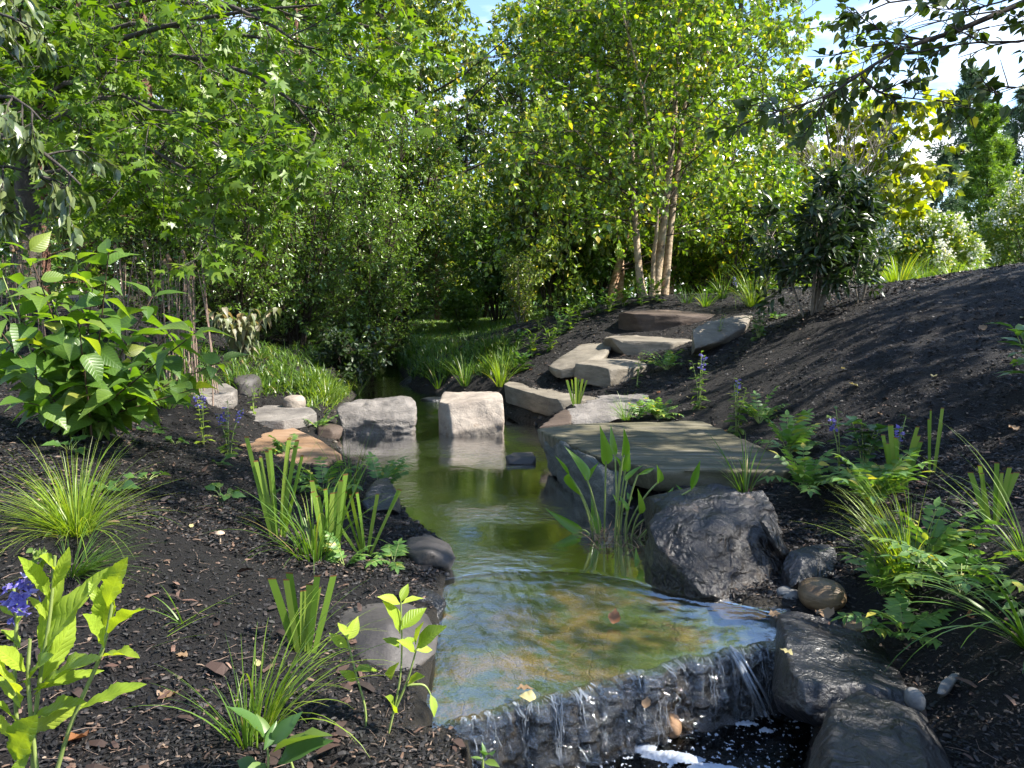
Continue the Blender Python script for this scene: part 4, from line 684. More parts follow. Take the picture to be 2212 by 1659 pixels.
ts_ = shrub('added_shade_shrub', 'added tall shrub, unseen beyond the right edge, put there to shade the right bank', ground_at(4.4, 1.7), 3.4, 1.35, 19, LM['birchshade'], K_OV, .09, BK['twig'], np.random.default_rng(56), 8, 4, 9, lean=.8)  # unseen shrub added only to cast shade on the right bank
c2 = copy_tree(ts_, ground_at(6.4, 5.5), 1.3, 1.15); c2['label'] = 'added taller shrub, unseen beyond the right edge, put there to shade the upper mulch slope'  # second unseen copy, added to keep sun off the upper slope
# trees further back
G_FT = 'leafy trees standing at the back'
protos = []
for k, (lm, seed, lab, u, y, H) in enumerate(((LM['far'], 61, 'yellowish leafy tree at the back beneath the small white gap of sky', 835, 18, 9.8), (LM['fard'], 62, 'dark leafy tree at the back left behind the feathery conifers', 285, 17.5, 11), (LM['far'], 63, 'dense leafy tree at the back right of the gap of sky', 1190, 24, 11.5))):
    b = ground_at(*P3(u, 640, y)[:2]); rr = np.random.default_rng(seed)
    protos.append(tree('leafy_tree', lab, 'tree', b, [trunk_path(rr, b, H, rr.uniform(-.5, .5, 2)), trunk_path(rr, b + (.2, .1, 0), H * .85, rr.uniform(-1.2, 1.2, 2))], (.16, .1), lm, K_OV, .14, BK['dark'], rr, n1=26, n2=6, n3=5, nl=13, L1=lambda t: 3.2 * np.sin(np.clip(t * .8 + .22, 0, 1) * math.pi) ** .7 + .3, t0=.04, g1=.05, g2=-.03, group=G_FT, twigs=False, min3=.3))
for k, (u, y, sc, rz, lab) in enumerate(((1010, 24, .62, 1.2, 'low dark tree far back above the lawn'), (1310, 26, 1.1, 2.5, 'leafy tree at the back seen left of the birch trunks'), (1560, 24, 1.1, 3.6, 'leafy tree at the back seen right of the birch trunks'), (1690, 20.5, .5, 5.0, 'leafy tree at the back behind the dark multi stemmed shrub'), (480, 20, 1.1, .7, 'leafy tree at the back behind the tall fine leaved shrubs'), (90, 17, 1.1, 2.9, 'leafy tree at the back behind the dark left trunk'), (-120, 15, 1.0, 4.4, 'leafy tree at the far left back, half out of view'),
                                         (690, 22, 1.15, 5.5, 'tall leafy tree far back above the feathery conifer tip'), (1120, 27, .95, 3.3, 'leafy tree far back between the lawn and the birches'), (1430, 25, 1.0, 1.9, 'tall leafy tree far behind the birch crowns'), (870, 27, .95, 3.9, 'hazy leafy tree far behind the stream bend'))):
    c2 = copy_tree(protos[(k + 1) % 3], ground_at(*P3(u, 640, y)[:2]), rz, sc); c2['label'] = lab
wb = MB(); wr = np.random.default_rng(70); n = 26000; ang = wr.uniform(-.8, .45, n); dist = wr.uniform(38, 52, n); hh = wr.uniform(0, 1, n) ** .8 * (7 + 1.5 * np.sin(ang * 14) + 1.0 * np.sin(ang * 37))
P = np.column_stack([np.sin(ang) * dist, np.cos(ang) * dist, .4 + hh]); place(wb, K_OV, P, wr.normal(size=(n, 3)), np.array((0, 0, 1)) + wr.normal(size=(n, 3)) * .5, .55 * wr.uniform(.6, 1.3, n))
wood = wb.build('distant_wood', LM['fard']); tag(wood, 'dark distant wood closing the view behind the garden trees', 'wood', kind='stuff')
# mid shrubs round the birches and the lawn
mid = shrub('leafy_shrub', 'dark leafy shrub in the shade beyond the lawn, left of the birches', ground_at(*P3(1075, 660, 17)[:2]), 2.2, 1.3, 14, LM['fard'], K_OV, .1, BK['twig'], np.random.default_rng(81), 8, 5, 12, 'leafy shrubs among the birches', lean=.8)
for u, y, rz, sc, lab in ((1230, 15.0, 1, (1, 1, .95), 'leafy shrub just left of the orange peeling trunks'), (1140, 22.5, 2, (1.4, 1.4, 1.1), 'leafy shrub far behind the right end of the lawn'), (960, 25.5, 3, (1.6, 1.6, 1.1), 'shaded leafy shrub at the back of the lawn, in the centre'), (1500, 14.8, 5, (1.0, 1.0, .75), 'leafy shrub just right of the pinkish birch trunks'), (1640, 15.5, .5, (1.2, 1.2, 1.0), 'leafy shrub behind the ornamental grass on the mound')):
    c2 = copy_tree(mid, ground_at(*P3(u, 660, y)[:2]), rz, sc); c2['label'] = lab
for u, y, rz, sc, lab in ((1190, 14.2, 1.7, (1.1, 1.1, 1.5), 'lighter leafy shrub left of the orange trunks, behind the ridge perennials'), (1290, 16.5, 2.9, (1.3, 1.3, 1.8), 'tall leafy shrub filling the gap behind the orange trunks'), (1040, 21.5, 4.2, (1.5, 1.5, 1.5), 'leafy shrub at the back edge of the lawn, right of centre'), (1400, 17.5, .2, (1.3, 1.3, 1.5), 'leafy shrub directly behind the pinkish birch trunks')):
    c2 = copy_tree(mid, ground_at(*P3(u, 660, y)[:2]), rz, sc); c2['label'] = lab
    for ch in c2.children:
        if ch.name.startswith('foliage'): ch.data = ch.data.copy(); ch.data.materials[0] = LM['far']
brt = shrub('leafy_shrub', 'bright yellow green shrub behind the crest of the mound', ground_at(*P3(1575, 640, 13)[:2]), 1.5, .7, 12, LM['birch'], K_OV, .07, BK['twig'], np.random.default_rng(82), 7, 5, 10, lean=.8)
c2 = copy_tree(brt, ground_at(*P3(1510, 640, 13.6)[:2]), 2, .85); c2['label'] = 'small bright green shrub close behind the birch trunks'
c2 = copy_tree(brt, ground_at(*P3(1700, 640, 14)[:2]), 4, 1.3); c2['label'] = 'bright green shrub seen through the dark multi stemmed shrub'
# twiggy stalky shrub beside the mound's left slope
stk = shrub('stalky_shrub', 'stalky shrub with thin upright stems at the left foot of the mound', ground_at(*P3(1125, 690, 12.6)[:2]), 1.25, .5, 22, LM['far'], K_OV, .055, BK['grey'], np.random.default_rng(83), 7, 3, 6, r=.007, lean=.7, k2=.2)
# heart leaved yellow tree, bare twigs and dark shrub on the right
b = ground_at(*P3(1830, 620, 11.8)[:2]); yr = np.random.default_rng(91)
tree('redbud_tree', 'small tree with backlit yellow green heart shaped leaves', 'tree', b, [trunk_path(yr, b, 3.0, (-.5, 0)), trunk_path(yr, b, 2.7, (.6, .1)), trunk_path(yr, b, 2.6, (.1, .3))], (.04, .035, .03), LM['yellow'], T_HEART, .12, BK['grey'], yr, n1=11, n2=4, n3=3, nl=4, L1=lambda t: 1.1 * (1.1 - t * .4), t0=.35, t1=1, g1=.02, flat=.6, droop=.5, min3=.15,
     extra=[sp([(1850, 520, 11.8), (1930, 400, 11.6), (2000, 330, 11.5), (2035, 300, 11.4)]), sp([(1850, 520, 11.8), (1940, 440, 11.6), (2020, 400, 11.4), (2055, 385, 11.3)]), sp([(1850, 500, 11.8), (1930, 370, 11.6), (1985, 280, 11.4), (2000, 230, 11.3)]), sp([(1850, 560, 11.8), (1920, 470, 11.6), (1985, 430, 11.4)])])
tw = MB(); yr = np.random.default_rng(92); b = ground_at(*P3(1800, 640, 9.2)[:2]); a1 = np.array([spline([b, b + (yr.uniform(-.15, .2), yr.uniform(-.2, .2), .9), b + (yr.uniform(-.5, .75), yr.uniform(-.4, .4), yr.uniform(1.7, 2.15))], 8) for _ in range(13)])
tubes(tw, a1, taper(a1, .011, .25), 4); a2, _, l2 = grow(yr, a1, 8, .4, 1, lambda t, i: np.full(len(t), .42), (.45, .15), 5, .05, .08); tubes(tw, a2, taper(a2, .0045, .4), 3); a3, _, _ = grow(yr, a2, 4, .3, 1, lambda t, i: np.full(len(t), .15), (.5, .2), 4, .05, .1); tubes(tw, a3, taper(a3, .0025, .5), 3)
o = tw.build('bare_twig_shrub', BK['grey'], base=b); tag(o, 'leafless shrub of thin forking grey twigs rising behind the dark shrub', 'shrub')
dk = shrub('dark_leaved_shrub', 'dark leaved multi stemmed shrub on the crest of the black mulch mound', ground_at(*P3(1752, 678, 7.4)[:2]), 1.25, .62, 15, LM['darkl'], T_LANCE4, .105, BK['grey'], np.random.default_rng(93), 7, 5, 8, r=.012, lean=.95, k2=.3, t0=.3)
sm_ = shrub('young_shrub', 'spindly young shrub on the mulch right of the dark multi stemmed shrub', ground_at(*P3(1858, 652, 7.2)[:2]), .55, .22, 4, LM['darkl'], T_LANCE4, .08, BK['grey'], np.random.default_rng(94), 4, 2, 4, r=.008, lean=.8)
# white flowering shrubs and conifers far right
def white_shrub(lab, base, H, rad, seed):
    rng = np.random.default_rng(seed); root = thing('flowering_shrub', lab, 'shrub', base); fb, wb_, sb = MB(), MB(), MB(); n = 9000
    v = nrm(rng.normal(size=(n, 3))); v[:, 2] = np.abs(v[:, 2]); lump_ = 1 + .12 * np.sin(v[:, 0] * 7 + seed) * np.sin(v[:, 1] * 9) + .1 * np.sin(v[:, 2] * 11 + v[:, 0] * 5); rad3 = np.array((rad, rad, H)) ; k = rng.uniform(.3, 1, n) ** .35
    P = base + v * rad3 * (k * lump_)[:, None]; place(fb, K_OV, P, nrm(v + rng.normal(size=v.shape) * .7), np.array((0, 0, 1)) + rng.normal(size=v.shape) * .5, .11 * rng.uniform(.7, 1.2, n))
    m_ = 270; iv = rng.integers(0, n, m_ * 4); iv = iv[(k[iv] > .86)][:m_]; c = np.repeat(P[iv] + v[iv] * .05, 14, 0) + rng.normal(size=(len(iv) * 14, 3)) * np.array((.045, .045, .06)); place(wb_, kite_tmpl(.5, .5, .2, .1), c, rng.normal(size=c.shape), rng.normal(size=c.shape), .055)
    st = np.array([spline([base + (rng.uniform(-.1, .1), rng.uniform(-.1, .1), -.05), base + v[i] * rad3 * .5, base + v[i] * rad3 * .9], 7) for i in range(26)]); tubes(sb, st, taper(st, .02, .3), 4)
    sb.build('stems', BK['grey'], root); fb.build('foliage', LM['far'], root); wb_.build('blossom', LM['white'], root)
white_shrub('low rounded shrub covered in white blossom beyond the mulch mound', P3(1998, 606, 17.5), 1.6, 1.15, 101)
white_shrub('taller shrub with white blossom at the right edge of the view', P3(2225, 600, 18.5), 2.3, 1.25, 102)
c1 = conifer('slender_conifer', 'tall slender bright green conifer in the row beyond the white shrubs', P3(2115, 640, 30), 7.2, 1.6, LM['needleb'], BK['dark'], np.random.default_rng(111), 130, 30, .2, .1, shape=.6, droopg=.06)
for u, v, y, sc, lab in ((1942, 640, 30, .52, 'short bright green conifer seen behind the redbud leaves'), (1990, 640, 29, .46, 'smallest bright green conifer behind the low white shrub')):
    c2 = copy_tree(c1, P3(u, v, y), u, sc); c2['label'] = lab
s1 = conifer('spruce_tree', 'dark blue green spruce at the far right behind the taller white shrub', P3(2195, 640, 37), 9.8, 2.3, LM['spruce'], BK['dark'], np.random.default_rng(112), 110, 22, .3, .14, shape=.75, droopg=-.05)
for u, y, sc, lab in ((2072, 34, 1.0, 'tall grey green spruce left of the slender bright conifer'), (2022, 28, .52, 'short dark spruce between the white shrub and the slender conifer'), (2265, 36, 1.0, 'spruce cut off by the right edge of the view'), (2160, 34, .55, 'mid height spruce between the slender conifer and the taller white shrub'), (1900, 33, .8, 'spruce hidden mostly behind the redbud leaves')):
    c2 = copy_tree(s1, P3(u, 640, y), u * .7, sc); c2['label'] = lab
# ------------------------------------------------------------------ ground litter
PM = {}
PM['chip'] = flat_mat("bark_chip", [(0, (.003, .003, .003)), (.45, (.007, .0065, .007)), (.78, (.018, .015, .0145)), (.9, (.06, .046, .038)), (.975, (.11, .065, .042)), (1, (.2, .15, .11))], .62, .4, island=True)
PM['lobelia'] = leaf_mat("lobelia_leaf", [(0, (.2, .30, .03)), (.6, (.26, .36, .036)), (1, (.32, .40, .05))], (1.9, 1.7, .45), .45, .45, .4, vein=.22)  # brighter than the bank lobelia leaf: strong sun put into the colour
PM['lobdark'] = leaf_mat("bank_lobelia_leaf", [(0, (.06, .12, .02)), (.6, (.09, .155, .025)), (1, (.15, .2, .03))], (1.8, 1.8, .5), .4, .45, .4)
PM['petal'] = leaf_mat("violet_petal", [(0, (.14, .12, .42)), (.7, (.22, .19, .55)), (1, (.42, .38, .72))], (1.3, 1.2, 1.3), .35, .5)
PM['stem'] = flat_mat("pale_green_stem", [(.3, (.15, .21, .05)), (.7, (.24, .28, .09))], .5, .4, 15)
PM['dstem'] = flat_mat("brown_shrub_stem", [(.3, (.035, .022, .015)), (.7, (.09, .055, .035))], .7, .3, 15)
PM['iris'] = leaf_mat("iris_blade", [(0, (.10, .19, .022)), (.6, (.14, .23, .03)), (1, (.20, .27, .045))], (1.7, 1.7, .5), .38, .4, .45, tip=(.983, (.16, .075, .03)))
PM['sedge'] = leaf_mat("sedge_blade", [(0, (.06, .13, .015)), (.6, (.10, .18, .02)), (.93, (.15, .22, .03)), (1, (.32, .24, .1))], (1.8, 1.8, .5), .38, .4)
PM['sedged'] = leaf_mat("dark_sedge_blade", [(0, (.035, .08, .014)), (.6, (.06, .12, .02)), (1, (.1, .15, .03))], (1.6, 1.7, .5), .35, .4)
PM['sedgey'] = leaf_mat("yellow_green_sedge_blade", [(0, (.13, .22, .02)), (.7, (.19, .28, .03)), (1, (.27, .3, .06))], (1.8, 1.7, .4), .42, .4)
PM['pinn'] = leaf_mat("pinnate_leaflet", [(0, (0.078, 0.169, 0.039)), (.6, (0.117, 0.221, 0.046)), (.9, (0.182, 0.273, 0.052)), (1, (0.416, 0.351, 0.052))], (1.7, 1.7, .6), .38, .45)
PM['shrub'] = leaf_mat("large_veined_leaf", [(0, (.06, .125, .02)), (.6, (.09, .165, .027)), (.93, (.13, .2, .035)), (1, (.24, .25, .05))], (2.0, 2.0, .4), .44, .42, .5, vein=.4)
PM['curl'] = leaf_mat("dull_curling_leaf", [(0, (.10, .13, .06)), (.5, (.17, .19, .1)), (.85, (.22, .2, .14)), (1, (.3, .2, .08))], (1.5, 1.4, .7), .32, .4, .5, vein=.4)
PM['pick'] = leaf_mat("glossy_water_leaf", [(0, (0.103, 0.218, 0.023)), (.6, (0.149, 0.276, 0.029)), (1, (0.207, 0.322, 0.034))], (1.8, 1.8, .4), .4, .28, .5)
PM['low'] = leaf_mat("low_green_leaf", [(0, (.045, .11, .03)), (.7, (.075, .15, .035)), (1, (.13, .2, .04))], (1.7, 1.7, .6), .36, .4)
PM['straw'] = flat_mat("dry_straw_stalk", [(.3, (.16, .11, .085)), (.7, (.3, .22, .17))], .8, .2, 20)
PM['dead'] = leaf_mat("fallen_leaf_brown", [(0, (.12, .07, .035)), (.5, (.19, .12, .065)), (1, (.27, .19, .11))], (1.2, 1.0, .8), .2, .6)
PM['deadr'] = leaf_mat("fallen_leaf_rust", [(0, (.2, .075, .025)), (1, (.27, .12, .045))], (1.2, 1.0, .8), .2, .55)
PM['deady'] = leaf_mat("fallen_leaf_yellow", [(0, (.32, .27, .11)), (1, (.38, .34, .17))], (1.2, 1.1, .8), .25, .55)
r = np.random.default_rng(200)
def chips(n, y0, y1, l0, l1, seed):
    r = np.random.default_rng(seed); y = 1 / r.uniform(1 / y1, 1 / y0, n); x = r.uniform(-.78, .78, n) * y; P = np.column_stack([x, y, np.zeros(n)])
    ok = (sdist(POOL, x, y) < -.03) & (sdist(LOW, x, y) < -.04) & (lawn_zone(x, y) < .3); P = P[ok]; P[:, 2] = gz(P[:, 0], P[:, 1]) + .004
    return P
cb = MB(); CHIP = (np.array([(0, -.5, 0), (.35, -.62, .06), (1, -.3, 0), (.95, .35, .03), (.4, .55, .1), (.05, .4, 0)]) * (1, .3, 1), np.array([(0, 1, 4, 5), (1, 2, 3, 4)]), np.zeros((6, 2)))
for n, y0, y1, l0, l1, seed in ((100000, 1.2, 4.2, .005, .026, 1), (105000, 3.0, 9, .009, .034, 2), (45000, 7, 13, .018, .05, 3)):
    P = chips(n, y0, y1, l0, l1, seed); k = len(P); a = r.uniform(0, 2 * math.pi, k); D = np.column_stack([np.cos(a), np.sin(a), r.normal(0, .22, k)])
    Nn = np.array((0, 0, 1)) + r.normal(0, .3 if seed == 1 else .5, (k, 3)); place(cb, CHIP, P + (0, 0, .002), D, Nn, l0 + (l1 - l0) * r.uniform(0, 1, k) ** 2.2, wj=r.uniform(.4, 1.5, k))
lit = cb.build('bark_chips', PM['chip'], smooth=False); tag(lit, 'loose shredded bark chips covering the dark planting beds', 'bark mulch', kind='stuff')
sb_ = MB(); n = 600; P = chips(n, 1.3, 9, 0, 0, 9); k = len(P); a = r.uniform(0, 6.28, k); ln = r.uniform(.03, .11, k); d = np.column_stack([np.cos(a), np.sin(a), r.normal(0, .06, k)]) * ln[:, None]; bn = np.column_stack([-np.sin(a), np.cos(a), np.zeros(k)]) * (ln * r.normal(0, .15, k))[:, None]
tubes(sb_, np.stack([P + (0, 0, .004), P + d * .5 + bn + (0, 0, .007), P + d + (0, 0, .005)], 1), np.array([.0009, .0008, .0004]), 3); o = sb_.build('plant_litter', PM['straw']); tag(o, 'thin dry stalks and straw strewn over the bark mulch', 'plant litter', kind='stuff')
bb_ = MB(); P = chips(900, 1.3, 6, 0, 0, 12); k = len(P); a = r.uniform(0, 6.28, k); place(bb_, CHIP, P + (0, 0, .006), np.column_stack([np.cos(a), np.sin(a), r.normal(0, .18, k)]), np.array((0, 0, 1)) + r.normal(0, .25, (k, 3)), .025 + .05 * r.uniform(0, 1, k) ** 2, wj=r.uniform(.5, 1.6, k))
PM['bigchip'] = flat_mat("large_bark_piece", [(0, (.018, .013, .011)), (.5, (.05, .03, .023)), (.8, (.10, .055, .04)), (1, (.2, .13, .095))], .7, .3, island=True); o = bb_.build('bark_pieces', PM['bigchip'], smooth=False); tag(o, 'larger reddish pieces of bark lying on the mulch', 'bark mulch', kind='stuff')
# lawn blades
n = 42000; y = r.uniform(12.6, 30, n); x = r.uniform(-.3, .12, n) * y; ok = (lawn_zone(x, y) > .4) & (sdist(POOL, x, y) < -.1); x, y = x[ok], y[ok]; k = len(x)
lb = MB(); blades(lb, r, np.column_stack([x, y, gz(x, y)]), r.uniform(0, 6.28, k), r.uniform(1.0, 1.5, k), r.uniform(.1, .7, k), r.uniform(.04, .07, k), np.full(k, .004), 2); o = lb.build('lawn_grass', PM['sedge']); tag(o, 'mown lawn grass in the clearing beyond the stream', 'lawn', kind='stuff')

# ------------------------------------------------------------------ plant builders
def sedge(name, label, base, n, Ln, wid, mat, seed, spread=.9, e=(.75, 1.5), bend=(.6, 1.7), rb=.04, group=None, az=None, cat='grass', nseg=8):
    q = np.random.default_rng(seed); m = MB(); a = q.uniform(0, 2 * math.pi, n) if az is None else q.normal(az[0], az[1], n)
    rr = rb * np.sqrt(q.uniform(0, 1, n)); P = base + np.column_stack([np.cos(a) * rr, np.sin(a) * rr, np.full(n, -.01)])
    blades(m, q, P, a, q.uniform(*e, n), q.uniform(*bend, n), Ln * q.uniform(.55, 1.1, n), wid * q.uniform(.6, 1.2, n), nseg, twist=.8)
    o = m.build(name, mat, base=base); return tag(o, label, cat, group)
def iris(label, base, h, n, wid, seed, fan=.25, tall=1, group=None, az=0.0):
    q = np.random.default_rng(seed); m = MB(); s = np.linspace(-1, 1, n) + q.normal(0, .12, n); a = np.where(s > 0, az, az + math.pi) + q.normal(0, .35, n)
    P = base + np.column_stack([s * wid * 2.2 * math.cos(az), s * wid * 2.2 * math.sin(az) + q.normal(0, .012, n), np.full(n, -.02)])
    blades(m, q, P, a, math.pi / 2 - np.abs(s) * fan - q.uniform(0, .06, n), q.uniform(-.02, .1, n), h * q.uniform(.78, 1.05, n), wid * q.uniform(.7, 1.15, n), 5, cut=True, twist=.25)
    if tall: blades(m, q, np.tile(base, (tall, 1)), np.full(tall, az) + q.normal(0, .4, tall), np.full(tall, 1.2), np.full(tall, .25), np.full(tall, h * 1.4), np.full(tall, wid * .9), 8, twist=.4)
    o = m.build('iris', PM['iris'], base=base); return tag(o, label, 'iris', group)
def stemmed(name, label, cat, base, stems, leafm, stemm, seed, prof=SERR, wl=.22, nleaf=9, L=(.10, .05), elev=(.5, .2), cols=3, fold=.25, curl=.35, flowers=0, fl=.012, rs=.0035, group=None, opposite=False, t0=.1, tmt=None, spread0=None, flm='petal', wave=0.1):
    """upright plant: every stem a child, one foliage mesh, a flower spike per flowering stem; stems: list of paths"""
    q = np.random.default_rng(seed); root = thing(name, label, cat, base, group); fo = MB(); tm = tmt or leaf_tmpl(prof, wl, fold, curl, wave)
    for k, path in enumerate(stems):
        p = spline(path, 14); sb = MB(); tubes(sb, p, rs * (1.15 - .6 * np.linspace(0, 1, 14)), 6); sb.build('stem', stemm, root)
        nl = nleaf if not hasattr(nleaf, '__len__') else nleaf[k]
        ts = np.linspace(t0, 1.0, nl) ** .9; ga = q.uniform(0, 6.28)
        for i, t in enumerate(ts):
            pt, T = at(p[None], np.array([0]), np.array([min(t, .999)])); pt, T = pt[0], T[0]; l = L[0] + (L[1] - L[0]) * t
            angs = [ga + i * 2.4] if not opposite else [ga + i * math.pi / 2, ga + i * math.pi / 2 + math.pi]
            for a in angs:
                e = elev[0] + (elev[1] - elev[0]) * (1 - t) + q.normal(0, .15); hd = np.array((math.cos(a), math.sin(a), 0)); D = hd * math.cos(e) + np.array((0, 0, 1)) * math.sin(e); N = -hd * math.sin(e) + np.array((0, 0, 1)) * math.cos(e) + q.normal(0, .15, 3)
                place(fo, tm, [pt], [D], N, l * q.uniform(.8, 1.15), cj=np.array([q.uniform(.5, 1.5)]))
        if flowers and k < flowers:
            fm = MB(); a1 = p[-5:]; npt = 15; tt_ = q.uniform(0, 1, npt); P, T = at(a1[None], np.zeros(npt, int), tt_); a = q.uniform(0, 6.28, npt); od = np.column_stack([np.cos(a), np.sin(a), q.uniform(-.2, .4, npt)])
            for s_ in (-.9, -.3, .3, .9): place(fm, kite_tmpl(.3, .6, .2, .3), P + od * .006, od + np.column_stack([-np.sin(a), np.cos(a), 0 * a]) * s_ + q.normal(0, .15, (npt, 3)), q.normal(size=(npt, 3)), fl * q.uniform(.8, 1.3, npt))
            fm.build('flower_spike', PM[flm], root)
    fo.build('foliage', leafm, root); return root
def fan(base, n, h, spread, seed, lean=(0, 0)):
    q = np.random.default_rng(seed); out = []
    for i in range(n):
        a = q.uniform(0, 6.28); k = spread * q.uniform(.2, 1); hh = h * q.uniform(.72, 1.0); dx, dy = k * math.cos(a) + lean[0], k * math.sin(a) + lean[1]
        out.append([base + (dx * .1, dy * .1, -.02), base + (dx * .35, dy * .35, hh * .5), base + (dx, dy, hh)])
    return out
def pinnate(label, base, n, Ln, leafl, seed, pairs=7, el=(.5, 1.3), bend=1.0, group=None, name='pinnate_plant', mat=None, az=None, wl=.24):
    q = np.random.default_rng(seed); root = thing(name, label, 'plant', base, group); sb, fo = MB(), MB(); tm = leaf_tmpl(OVATE[::2], wl, .2, .25)
    for i in range(n):
        a = q.uniform(0, 6.28) if az is None else q.normal(az[0], az[1]); e0 = q.uniform(*el); l = Ln * q.uniform(.6, 1.1); t = np.linspace(0, 1, 12); e = e0 - bend * q.uniform(.5, 1.2) * t ** 1.5
        st = np.stack([math.cos(a) * np.cos(e), math.sin(a) * np.cos(e), np.sin(e)], -1) * l / 11; p = base + np.concatenate([[np.zeros(3)], np.cumsum(st[:-1], 0)]) + (0, 0, -.01)
        tubes(sb, p, .0022 * (1.2 - .8 * t), 4)
        ts = np.linspace(.38, .97, pairs); P, T = at(p[None], np.zeros(pairs, int), ts); sd = nrm(np.cross(T, (0, 0, 1.0))); up = np.cross(sd, T)
        for s_ in (-1, 1): place(fo, tm, P, T * .45 + sd * s_ + q.normal(0, .12, P.shape), up + q.normal(0, .2, P.shape), leafl * (1.1 - .5 * np.abs(ts - .55)) * q.uniform(.8, 1.15, pairs))
        place(fo, tm, p[-1:], T[-1:], up[-1:], leafl)
    sb.build('stems', PM['stem'], root); fo.build('foliage', mat or PM['pinn'], root); return root
def rosette(label, base, n, L, seed, mat='low', wl=.35, el=(.1, .9), stalk=.4, name='ground_plant', cat='plant', group=None, prof=OVATE):
    q = np.random.default_rng(seed); root = thing(name, label, cat, base, group); sb, fo = MB(), MB(); tm = leaf_tmpl(prof, wl, .25, .4, .15)
    for i in range(n):
        a = q.uniform(0, 6.28); e = q.uniform(*el); hd = np.array((math.cos(a), math.sin(a), 0)); D = hd * math.cos(e) + np.array((0, 0, math.sin(e))); l = L * q.uniform(.6, 1.15); s0 = base + hd * .01; p1 = s0 + D * l * stalk * q.uniform(.6, 2.0)
        tubes(sb, np.array([s0, (s0 + p1) / 2 + (0, 0, .005), p1]), .0018, 4); place(fo, tm, [p1], [D * .7 + hd * .4], (0, 0, 1.0) + q.normal(0, .3, 3), l)
    sb.build('stems', PM['stem'], root); fo.build('foliage', PM[mat], root); return root
def hp(px, d): return px / F * d      # picture rows -> metres at depth d

# ------------------------------------------------------------------ left bank
B = hit(70, 1659); B = np.array((B[0], 1.72, gz1(B[0], 1.72)))
def near(pts, y): return [P3(u, v, y + (dy[0] if dy else 0)) for u, v, *dy in pts]
# foreground lobelia, traced leaf by leaf at its own distance
root = thing('lobelia', 'sunlit lobelia with violet flowers in the bottom left corner', 'lobelia', P3(90, 1700, 1.62)); fo = MB(); q = np.random.default_rng(300)
lst = [near([(68, 1720), (76, 1560), (90, 1440), (108, 1330), (119, 1200)], 1.62), near([(108, 1720), (155, 1560), (216, 1420), (238, 1330), (252, 1240)], 1.60), near([(43, 1720), (36, 1560), (32, 1440), (36, 1330), (29, 1270)], 1.66), near([(86, 1720), (68, 1560), (61, 1460), (65, 1380)], 1.58)]
for p in lst: sb = MB(); tubes(sb, spline(p, 14), .0048 * (1.1 - .4 * np.linspace(0, 1, 14)), 7); sb.build('stem', PM['stem'], root)
lv = [((85, 1400), (122, 1260), .25), ((86, 1390), (171, 1290), .3), ((83, 1430), (189, 1240), .22), ((81, 1480), (164, 1345), .32), ((76, 1500), (180, 1400), .3), ((50, 1590), (162, 1520), .34), ((61, 1560), (158, 1500), .3), ((43, 1530), (0, 1450), .4), ((36, 1560), (-22, 1490), .4), ((29, 1640), (50, 1570), .45), ((43, 1520), (14, 1420), .4),
      ((223, 1370), (225, 1280), .3), ((225, 1330), (194, 1255), .28), ((232, 1310), (249, 1225), .34), ((232, 1370), (302, 1290), .3), ((223, 1400), (209, 1330), .34), ((216, 1420), (288, 1395), .22), ((72, 1490), (205, 1445), .2), ((176, 1530), (292, 1470), .26), ((108, 1300), (86, 1240), .3), ((114, 1270), (148, 1200), .28), ((108, 1290), (65, 1215), .25), ((119, 1240), (108, 1195), .35), ((241, 1290), (263, 1235), .3), ((54, 1450), (7, 1400), .4), ((43, 1400), (11, 1350), .4), ((29, 1600), (-14, 1540), .4), ((68, 1620), (22, 1680), .4), ((58, 1480), (86, 1410), .4), ((29, 1330), (0, 1310), .35), ((36, 1350), (54, 1300), .35), ((101, 1340), (72, 1290), .25)]
for i, (a, b_, w) in enumerate(lv):
    y0 = 1.62 + q.uniform(-.03, .03); p0 = P3(*a, y0); p1 = P3(*b_, y0 + q.uniform(-.09, .05)); d = p1 - p0
    place(fo, leaf_tmpl(SERR, .28, .25, .18, .12), [p0], [d], np.array((q.normal(.4, .4), -.5 + q.normal(0, .3), .9)), np.linalg.norm(d) * 1.05, wj=np.array([w * .5 / .28]))
fo.build('foliage', PM['lobelia'], root)
for (u, v) in ((58, 1275), (40, 1300)):
    fm = MB(); P = np.array([P3(u + q.normal(0, 17), v + q.normal(0, 22), 1.60 + q.normal(0, .012)) for _ in range(13)]); a = q.uniform(0, 6.28, 13); od = np.column_stack([np.cos(a), np.sin(a) - .6, q.uniform(-.3, .3, 13)])
    for s_ in (-1, -.35, .35, 1): place(fm, leaf_tmpl(SMALLOV, .3, .3, .4), P, od + q.normal(0, .55, (13, 3)), q.normal(size=(13, 3)), .019 * q.uniform(.8, 1.3, 13))
    fm.build('flower_spike', PM['petal'], root)
bud = MB(); P = np.array([P3(88 + q.normal(0, 13), 1203 + q.normal(0, 12), 1.6 + q.normal(0, .01)) for _ in range(22)]); place(bud, leaf_tmpl(SMALLOV, .4, .5, .2), P, q.normal(size=(22, 3)) + (0, 0, .8), q.normal(size=(22, 3)), .016); bud.build('buds', PM['lobdark'], root)
